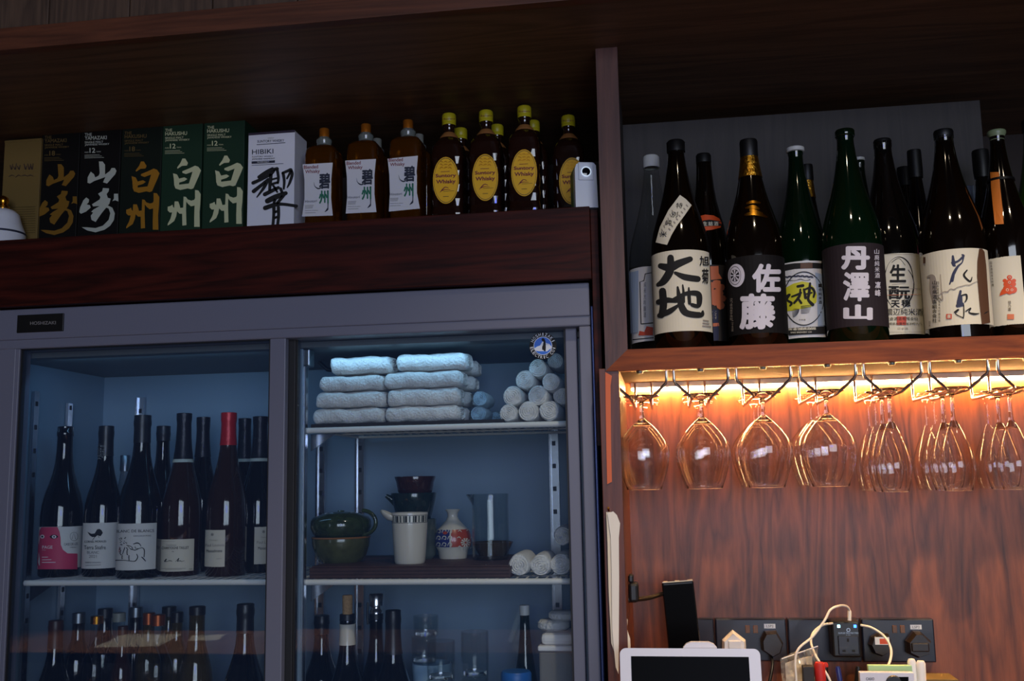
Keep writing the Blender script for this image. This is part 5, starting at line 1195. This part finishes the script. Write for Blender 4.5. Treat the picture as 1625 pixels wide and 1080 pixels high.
def make_glass(kind, label, loc, group, rear):
    R, zs, out, inn = goblet(kind); x, y, z = loc
    t = thing('wine_glass', label, 'glass', loc, group)
    build('foot_and_stem', MB().lathe(stem_profile(R, zs, .004), x, y, 40, z0=z), 'bowl_thin' if rear else 'stem_glass', t)
    r, q = out[-1]; bead = [(r-.0005+.0009*math.cos(a_), q-.0004+.0009*math.sin(a_)) for a_ in [math.radians(d_) for d_ in (20, -20, -60, -100, -140, -180, -220)]]
    P = [(0, zs-.0006)]+out[:-1]+bead+inn[::-1][1:]+[(0, inn[0][1]-.0008)]
    build('bowl', MB().lathe(P, x, y, 64, z0=z-.0006), 'bowl_thin' if rear else 'bowl_glass', t)
    return t
ZG = ZRAIL+WR+.0052
proto = {}
G7 = ['front glass', 'second glass from the front', 'third glass from the front', 'rearmost glass']
YS = {0: (1.824, 1.919, 2.013), 1: (1.824, 1.919, 2.013), 2: (1.824, 1.919, 2.013), 3: (1.824, 1.919, 2.013), 4: (1.826, 1.888, 1.950, 2.012), 5: (1.842, 1.903, 1.964, 2.025), 6: (1.886, 1.950, 2.015)}
for i in range(7):
    kind = 'round' if i < 4 else 'tulip'; n = len(YS[i])
    for j, Y in enumerate(YS[i]):
        nm = G7[j] if j < n-1 else G7[3]
        lab = f'{"round" if kind == "round" else "tulip"} wine glass hanging on the {ORD[i]} rail from the left, {nm}'
        grp = 'round wine glasses hanging from the rails' if kind == 'round' else 'tulip wine glasses hanging from the rails'
        loc = (ROWX[i], Y, ZG)
        rear = j >= (1 if kind == 'round' else 2)        # the glasses nearest the wall let the strip light straight through
        if (kind, rear) not in proto: proto[kind, rear] = make_glass(kind, lab, loc, grp, rear)
        else:
            o = copy_tree(proto[kind, rear]); o.location = loc; o['label'] = lab

# ------------------------------------------------------------------ papers at the niche's left edge
def flat(name, pts, Y, th, mat, label, cat, group=None):
    P = [at(x, y, Y) for x, y in pts]; b = MB().prism([(p.x, p.z) for p in P], Y, Y+th)
    c = sum(P, Vector())/len(P); return single(name, b, mat, label, cat, group, (c.x, Y, min(p.z for p in P)))
pm('tag_orange', 'd8683a', .6)
flat('paper_strip', [(960.5, 590), (971, 596), (969, 612), (969.5, 690), (971, 764), (963.5, 768), (962, 700), (961, 640)], 1.7615, .0012, 'tag_orange', 'orange paper strip hanging on the edge of the niche post', 'paper')
t = thing('paper_sheaf', 'white paper sheets hung on a pin at the left edge of the niche', 'paper', at(973, 1060, 1.76))
for k, (mat, pts) in enumerate((('paper', [(964, 814), (973, 811), (979, 817), (984, 830), (982, 853), (982.5, 920), (982, 1000), (981.5, 1069), (977, 1058), (971.5, 1000), (970.5, 900), (969, 850)]), ('paper_warm', [(962, 812), (971, 812), (975, 830), (977, 870), (978, 960), (977, 1040), (970, 1020), (966, 940), (964, 860)]))):
    Y = 1.752+.003*k; P = [at(x, y, Y) for x, y in pts]; build('sheet', MB().prism([(p.x, p.z) for p in P], Y, Y+.0012), mat, t)
p = at(965.5, 807, 1.752); build('pin', MB().tube([(p.x, 1.750, p.z+.002), (p.x, 1.764, p.z-.004)], .0016, 8), 'gold', t)
flat('torn_paper', [(982, 987), (991, 975), (996, 983), (995, 998), (1000, 1013), (1001, 1034), (982, 1040)], 1.765, .0015, 'paper_warm', 'crumpled torn paper below the sheets, beside the tablet', 'paper')

# ------------------------------------------------------------------ phone on a gooseneck arm
pm('phone_edge', 'c8b89a', .4, metal=.3); thin('bag_film', (240, 240, 236), 1.5, .05, .22, (230, 225, 210)); pm('phone_body', '0c0c0e', .25, coat=.3)
Y = 1.93; c = at(1080, 976, Y); k = mpp(1080, 976, Y); w, hgt = 25.2*k, 62*k
zt_ = at(1075, 922, Y).z; xt = at(1075, 922, Y).x
t = thing('phone', 'black smartphone held upright on a bent arm beside the sockets', 'phone', (xt, Y, zt_-.15))
M = Matrix.Translation((xt, Y, zt_)) @ Matrix.Rotation(math.radians(4.2), 4, 'Y') @ Matrix.Rotation(math.radians(-3), 4, 'X')
M = Matrix.Translation((xt, Y, zt_)) @ Matrix.Rotation(math.radians(-4.0), 4, 'Y')
L_ = .148
b = MB(); b.box(-w, w, -.002, .008, -L_, 0, bev=.0035, seg=3, mat=M); build('case', b, 'phone_body', t)
b = MB(); b.box(-w*.93, w*.93, -.0026, -.0018, -L_+.004, -.005, bev=.0003, mat=M); build('screen', b, 'screen', t)
b = MB()
for x0, x1 in ((-.9, -.62), (-.18, .12), (.62, .95)): b.box(w*x0, w*x1, -.0005, .009, -.004, .0012, bev=.0005, mat=M)
b.box(-w*.95, w*.95, -.0012, -.0004, -.0010, .0009, mat=M); build('metal_edge', b, 'phone_edge', t)
t = thing('phone_holder', 'black bent-arm phone holder clamped to the niche side panel', 'holder', at(992, 935, 1.86))
p0 = Vector((NX+.001, 1.87, at(992, 934, 1.87).z))
b = MB(); b.box(NX+.0008, NX+.018, 1.85, 1.89, p0.z-.022, p0.z+.012, bev=.005); b.box(NX+.0008, NX+.010, 1.855, 1.885, p0.z+.012, p0.z+.026, bev=.003); build('clamp', b, 'plastic_black', t)
pa, pb, pc, pd = at(997, 951, 1.86), at(1008, 950.5, 1.87), at(1030, 948, 1.90), at(1056, 940, 1.944)
build('collar', MB().tube([at(988, 951.5, 1.862), pa, pb], .0056, 12), 'plastic_black', t)
build('arm', MB().tube(spline([tuple(pb), tuple(pc), tuple(pd)], 8), .0042, 12), 'plug_brown', t)
pe = at(1072, 944, 1.946); build('clip', MB().box(pe.x-.018, pe.x+.018, 1.9405, 1.952, pe.z-.02, pe.z+.02, bev=.003), 'plastic_black', t)

# ------------------------------------------------------------------ sockets on the wall
YSK = 2.048; T9 = zt(1200, 930, 3.8235); T8 = zt(1000, 900, 6)
def rectpx(mb, x0, y0, x1, y1, Y, th, m=0, bev=.001):
    a, b_ = at(x0, (y0+y1)/2, Y), at(x1, (y0+y1)/2, Y); xm = (x0+x1)/2; return mb.box(a.x, b_.x, Y, Y+th, at(xm, y1, Y).z, at(xm, y0, Y).z, m, bev)
def outlet(label, x0, x1, switches=(), stick=None):
    zb_, zt_ = at(1300, 1049.5, YSK).z, at(1300, 981.5, YSK).z; xa, xb = at(x0, 1010, YSK).x, at(x1, 1010, YSK).x
    t = thing('wall_socket', label, 'socket', ((xa+xb)/2, YSK, zb_), 'black sockets in a row on the niche wall')
    b = MB(); b.box(xa, xb, YSK, 2.0698, zb_, zt_, 0, .0025); build('face_plate', b, 'socket_black', t)
    for sx in switches: b = MB(); rectpx(b, sx-3.6, 992, sx+3.6, 1004, YSK-.0025, .0035, 0, .0006); build('switch', b, 'amber_lens', t)
    b = MB(); n = 0
    if stick:
        x, y, s = stick; b = MB(); rectpx(b, x-9, y-3.6, x+9, y+3.6, YSK-.0006, .0008, 0, 0); a = Art(Plane(YSK-.0006)); a.text(s, x-5.5, y-2, x+6, y+2, 1, .01); a.emit(b, off0=.0002); build('name_tag', b, ['white', 'grey_ink'], t)
    return t
outlet('black socket plate mostly hidden behind the phone', 1085, 1133.5)
outlet('black socket plate holding the white plug and a black plug', 1136, 1248.5, (1186.5, 1199), (1221.5, 993, 'LSP2'))
outlet('black socket plate left of the glowing adapter, with the cable crossing it', 1251, 1366)
outlet('black socket plate at the right end of the row, with two black plugs', 1368.5, 1483.5, (1420, 1432.5), (1453.5, 994.5, 'LSP2'))
def plug(label, pts, th, mat, inner=None, cable=None, group='plugs in the wall sockets', zt_=None):
    Y = YSK-th; P = [at(*p_, Y) for p_ in pts]; c = sum(P, Vector())/len(P)
    t = thing('plug', label, 'plug', (c.x, YSK, min(p.z for p in P)), group)
    b = MB(); n = len(P); sh = .82
    vs = [(p.x, YSK-.0002, p.z) for p in P]+[(p.x, YSK-th*.45, p.z) for p in P]+[(c.x+(p.x-c.x)*sh, Y, c.z+(p.z-c.z)*sh) for p in P]
    fs = [[q*n+i, q*n+(i+1) % n, (q+1)*n+(i+1) % n, (q+1)*n+i] for q in range(2) for i in range(n)]+[list(range(2*n, 3*n))]
    b.add(vs, fs, 0); build('body', b, mat, t)
    if inner: b = MB(); rectpx(b, *inner, Y-.004, .006, 0, .002); build('grip', b, mat, t)
    if cable: build('cable', MB().tube(spline([tuple(at(x, y, Yq)) for x, y, Yq in cable], 6), .003, 10), 'plastic_black', t)
    return t
plug('white angular plug in the second socket plate', [(1146.7, 1017), (1163.3, 1001), (1184, 1017), (1185.5, 1040), (1146.5, 1040)], .022, 'white', (1156, 1016, 1177, 1030))
plug('black plug with a hanging cable under the left name tag', [(1215, 1003.5), (1233, 1002), (1244.5, 1022), (1240, 1038), (1227, 1045), (1210, 1033), (1208.5, 1016)], .028, 'plug_brown', None, [(1224, 1042, 2.03), (1226, 1052, 2.02), (1224, 1068, 2.01), (1219, 1095, 2.0), (1217, 1140, 2.0)])
plug('black plug with an orange and white sticker, right of the glowing adapter', [(1385, 1012), (1395, 1006), (1412, 1007), (1417, 1018), (1415, 1036), (1402, 1043), (1388, 1038), (1381, 1024)], .026, 'plug_brown')
b = MB(); Yt = YSK-.0275; rectpx(b, 1388.5, 1010.5, 1411.5, 1022.5, Yt, .0008, 0, 0); rectpx(b, 1396, 1013, 1409, 1021.5, Yt-.0003, .0006, 1, 0)
o = build('sticker', b, ['white', 'orange_foil'], [q for q in bpy.data.objects if q.name.startswith('plug') and 'sticker' in q.get('label', '')][0])
plug('black trapezoid plug under the right name tag', [(1453, 1003.5), (1464, 1003.5), (1481, 1019), (1478, 1040), (1460, 1046), (1443, 1038), (1441, 1019)], .03, 'plug_brown', (1447, 1020, 1475, 1034))
# glowing surge adapter
Ya = 2.005; t = thing('adapter', 'black surge adapter with two blue lights plugged in the middle of the socket row', 'adapter', (at(1345, 1012, Ya).x, YSK, at(1345, 1043, Ya).z))
b = MB(); rectpx(b, 1320.5, 985, 1366.5, 1043, Ya, YSK-Ya-.0003, 0, .004); build('body', b, 'plastic_black', t)
b = MB(); rectpx(b, 1330.5, 1008.5, 1363.5, 1038.5, Ya-.003, .004, 0, .0015); build('outlet_face', b, 'socket_black', t)
b = MB(); rectpx(b, 1344, 1012.5, 1347.5, 1018, Ya-.0034, .001, 0, 0); rectpx(b, 1337, 1030.5, 1342, 1034, Ya-.0034, .001, 0, 0); rectpx(b, 1352, 1030.5, 1357, 1034, Ya-.0034, .001, 0, 0); build('slots', b, 'gap_black', t)
for x, m in ((1331, 'led_cyan'), (1357, 'led_blue')): b = MB(); rectpx(b, x-2.2, 991, x+2.2, 995.6, Ya-.001, .002, 0, .0006); build('light', b, m, t)
a = Art(Plane(Ya), T9); a.text('SURGE PROTECTED', 498, 278, 620, 287, 0, .01); a.ell(559, 264, 12, 12, 0, .6); a.text('2.4A', 545, 291, 572, 297, 0); build('print', a.emit(MB(), off0=.0004), ['zinc'], t)
# white cables
def cable(label, pts, r=.0021, plug_at=None, name='cable'):
    P = spline([tuple(at(x, y, Y)) for x, y, Y in pts], 8)
    t = thing(name, label, 'cable', P[-1], 'white charging cables by the adapter'); build('cord', MB().tube(P, r, 10), 'cable_white', t)
    if plug_at: x, y0, y1, Y = plug_at; b = MB(); q0, q1 = at(x, y0, Y), at(x, y1, Y); b.tube([q0, q0.lerp(q1, .15), q1], [.0028, .0036, .0036], 12); build('connector', b, 'cable_white', t)
cable('white cable looping up from the top of the glowing adapter', [(1348, 968, 1.995), (1344, 962, 1.985), (1333, 960.5, 1.97), (1318, 967, 1.955), (1309, 983, 1.945), (1290, 1009, 1.93), (1268, 1028, 1.915), (1262, 1048, 1.91), (1264, 1085, 1.905), (1266, 1150, 1.90)], .0022, (1348, 968, 984, 1.996))
cable('white cable curling left from the adapter then down to the pens', [(1321, 988.5, 1.998), (1305, 991.5, 1.985), (1291, 1003, 1.97), (1287, 1018, 1.95), (1293, 1037, 1.93), (1305, 1058, 1.91), (1319, 1085, 1.90), (1330, 1140, 1.90)], .0022)
cable('white cable sweeping right from the adapter over the socket plates', [(1366, 991.5, 1.998), (1384, 996, 1.985), (1404, 1010, 1.97), (1414, 1030, 1.95), (1411, 1052, 1.93), (1396, 1075, 1.89), (1380, 1098, 1.86), (1370, 1140, 1.85)], .0022)

# ------------------------------------------------------------------ tablet and clutter on the desk
Yt = 1.70; k = mpp(1096, 1035, Yt); x0, x1 = at(983.5, 1032, Yt).x, at(1206, 1032, Yt).x; zt_ = at(1090, 1028.3, Yt).z
xm = (x0+x1)/2; M = Matrix.Translation((xm, Yt, zt_)) @ Matrix.Rotation(math.radians(-9), 4, 'X'); w = (x1-x0)/2; hh = .172
t = thing('tablet', 'white tablet with a black screen standing at the bottom of the niche', 'tablet', (xm, Yt+.03, zt_-hh))
def rr(w, z0, z1, r, n=6):
    P = []
    for cx_, cz_, a0 in ((w-r, z1-r, 0), (-w+r, z1-r, 90), (-w+r, z0+r, 180), (w-r, z0+r, 270)): P += [(cx_+r*math.cos(math.radians(a0+90*i/n)), cz_+r*math.sin(math.radians(a0+90*i/n))) for i in range(n+1)]
    return P
def tr(mb, M): mb.v = [tuple(M @ Vector(v)) for v in mb.v]; return mb
build('case', tr(MB().prism(rr(w, -hh, 0, .010), 0, .008), M), 'tablet_white', t)
sl, sr = at(1001.5, 1042, Yt).x-xm, at(1188, 1042, Yt).x-xm
build('screen', tr(MB().prism([(sl, -hh+.02), (sr, -hh+.02), (sr, -.0125), (sl, -.0125)], -.0006, .0002), M), 'screen', t)
sx0, sx1 = at(1084.5, 1024, Yt+.012).x, at(1137, 1024, Yt+.012).x; sc = (sx0+sx1)/2
t = thing('tablet_stand', 'white desk stand with a rounded clip gripping the top of the tablet', 'stand', (sc, Yt+.08, ZD))
pr = [(q+sc, z+at(1110, 1018, Yt+.012).z) for q, z in [(-.026, -.013), (.026, -.013), (.027, -.009), (.022, -.003), (.014, 0), (-.014, 0), (-.022, -.003), (-.027, -.009)]]
build('clip', MB().prism(pr, Yt+.010, Yt+.020), 'tablet_white', t)
b = MB(); b.box(sc-.02, sc+.02, Yt+.041, Yt+.051, ZD+.006, zt_-.02, bev=.003); b.box(sc-.012, sc+.012, Yt+.018, Yt+.048, zt_-.022, zt_-.006, bev=.002); build('back_post', b, 'tablet_white', t)
build('base', MB().box(sc-.06, sc+.06, Yt-.01, Yt+.12, ZD, ZD+.006, bev=.002), 'tablet_white', t)
b = MB(); b.box(sc-.05, sc+.05, Yt+.012, Yt+.045, zt_-hh-.006, zt_-hh-.001, bev=.001); b.box(sc-.015, sc+.015, Yt+.035, Yt+.05, zt_-hh-.006, zt_-hh+.01); build('ledge', b, 'tablet_white', t)
# plastic bag of slips
random.seed(9); Yb = 1.93
t = thing('zip_bag', 'crumpled clear zip bag of paper slips left of the red marker', 'bag', (at(1262, 1090, Yb).x, Yb+.01, ZD))
out = [(1238, 1044), (1262, 1033), (1297, 1022), (1301, 1040), (1299, 1100), (1296, 1160), (1250, 1160), (1250, 1090), (1246, 1066)]
b = MB(); n = 14; vs = []; fs = []
for i in range(n+1):
    for j in range(n+1):
        u, v = i/n, j/n
        x = (1238+12*v)*(1-u)+(1298+2*v)*u; y = (1044-22*u)+(118+22*u)*v; q = at(x, y, Yb)
        vs.append((q.x, Yb+random.uniform(-.006, .006)+.01*math.sin(u*6+v*4), q.z))
for i in range(n):
    for j in range(n): fs.append([i*(n+1)+j, i*(n+1)+j+1, (i+1)*(n+1)+j+1, (i+1)*(n+1)+j])
b.add(vs, fs, 0, False); build('film', b, 'bag_film', t)
for i in range(4):
    P = [at(x, y, Yb+.018+.004*i) for x, y in ((1246+i*9, 1052-i*3), (1262+i*9, 1046-i*2), (1266+i*8, 1130), (1250+i*8, 1130))]
    build('paper_slip', MB().prism([(p.x, p.z) for p in P], Yb+.018+.004*i, Yb+.019+.004*i), 'bag_paper' if i % 2 else 'paper', t)
a_, b__ = at(1240, 1044, Yb), at(1297, 1024, Yb)
build('zip_strip', MB().tube([a_+Vector((0, -.006, 0)), b__+Vector((0, -.006, 0))], .0011, 8), 'white', t)
def upright(name, label, cat, px0, px1, ptop, Y, th, mat, group=None, z0=None, tilt=0, parts=()):
    p0, p1 = at(px0, ptop+10, Y), at(px1, ptop+10, Y); z1 = at((px0+px1)/2, ptop, Y).z
    t = thing(name, label, cat, ((p0.x+p1.x)/2, Y, ZD if z0 is None else z0), group)
    build('body', MB().box(p0.x, p1.x, Y, Y+th, ZD if z0 is None else z0, z1, bev=.0012), mat, t); return t, p0.x, p1.x, z1
upright('box', 'small dark grey box between the zip bag and the red marker', 'box', 1274.5, 1292, 1057, 1.90, .02, 'band_dark')
def pen(label, px, ptop, pxb, Y, r, mat, capmat=None, capfrac=.3, group='pens and markers on the desk', name='pen'):
    p1 = at(px, ptop, Y); p0 = Vector((at(pxb, 1100, Y).x+(at(pxb, 1100, Y).x-p1.x)*1.2, Y, ZD+.001))
    t = thing(name, label, 'pen', p0, group)
    build('barrel', MB().tube([p0, p0.lerp(p1, 1-capfrac)], r, 12), mat, t)
    build('cap', MB().tube([p0.lerp(p1, 1-capfrac), p0.lerp(p1, .97), p1], [r*1.12, r*1.12, r*.8], 12), capmat or mat, t); return t
pen('thick marker with a red cap and teal and white barrel', 1300, 1050, 1304, 1.905, .0085, 'teal', 'red', .22)
pen('slim black pen right of the red-capped marker', 1309.5, 1051, 1312, 1.93, .0045, 'black', 'red', .05)
pen('dark blue pen leaning left in front of the socket row', 1329, 1057, 1338, 1.90, .0042, 'pen_blue', 'pen_blue', .25)
pen('black pen leaning right beside the calculator', 1362, 1057, 1356, 1.91, .0042, 'black', 'black', .25)
pen('thick white marker leaning against the green note pad', 1446, 1045, 1452, 1.91, .0065, 'white', 'white', .3)
pen('thick white marker standing upright at the right of the calculator', 1461, 1048, 1463, 1.905, .0072, 'white', 'white', .3)
t, a_, b__, z1 = upright('note_pad', 'pale green note pad standing behind the calculator', 'note pad', 1378, 1448, 1055.5, 1.90, .012, 'note_green')
t, a_, b__, z1 = upright('calculator', 'white calculator with a dark display standing below the sockets', 'calculator', 1364.5, 1451, 1066.5, 1.865, .014, 'tablet_white')
a = Art(Plane(1.865), T9); a.text('CASIO', 666, 552, 716, 568, 1, .01); a.rect(836, 548, 924, 600, 0)
build('display', a.emit(MB(), off0=.0005), ['screen', 'ink'], t)
p = at(1419, 1084, 1.862); r = 12.5*mpp(1419, 1084, 1.862); b = MB(); b.add([(p.x+r*math.cos(i*PI/16), 1.8635, p.z+r*math.sin(i*PI/16)) for i in range(32)]+[(p.x+r*.9*math.cos(i*PI/16), 1.861, p.z+r*.9*math.sin(i*PI/16)) for i in range(32)], [[i, (i+1) % 32, 32+(i+1) % 32, 32+i] for i in range(32)]+[list(range(32, 64))]); build('dial', b, 'plastic_black', t)
t, a_, b__, z1 = upright('box', 'beige cardboard box at the bottom right under the wall sockets', 'box', 1470, 1522, 1077.5, 1.93, .06, 'box_beige')
b = MB(); b.lathe([(0, ZD), (.03, ZD), (.032, ZD+.004), (.033, ZD+.03), (.031, ZD+.03), (.030, ZD+.006), (0, ZD+.005)], 0, 0, 32)

# ------------------------------------------------------------------ neon sign across the room: its blue tube shows in every glass
t = thing('neon_sign', 'blue neon tube sign across the room, mirrored in the wine glasses', 'sign', (.35, -1.45, 1.72))
def neon(x, z, s):
    P = [(0, 1), (0, .25), (.12, .05), (.35, 0), (.58, .05), (.70, .25), (.70, 1), (.70, .8), (.85, 1.0), (1.1, 1.05), (1.32, .95), (1.40, .75), (1.40, 0)]
    return [(x-s*a_, -1.45, z+s*c_*.9) for a_, c_ in P]
build('tube', MB().tube(neon(.72, 1.72, .42), .013, 10), 'neon', t)
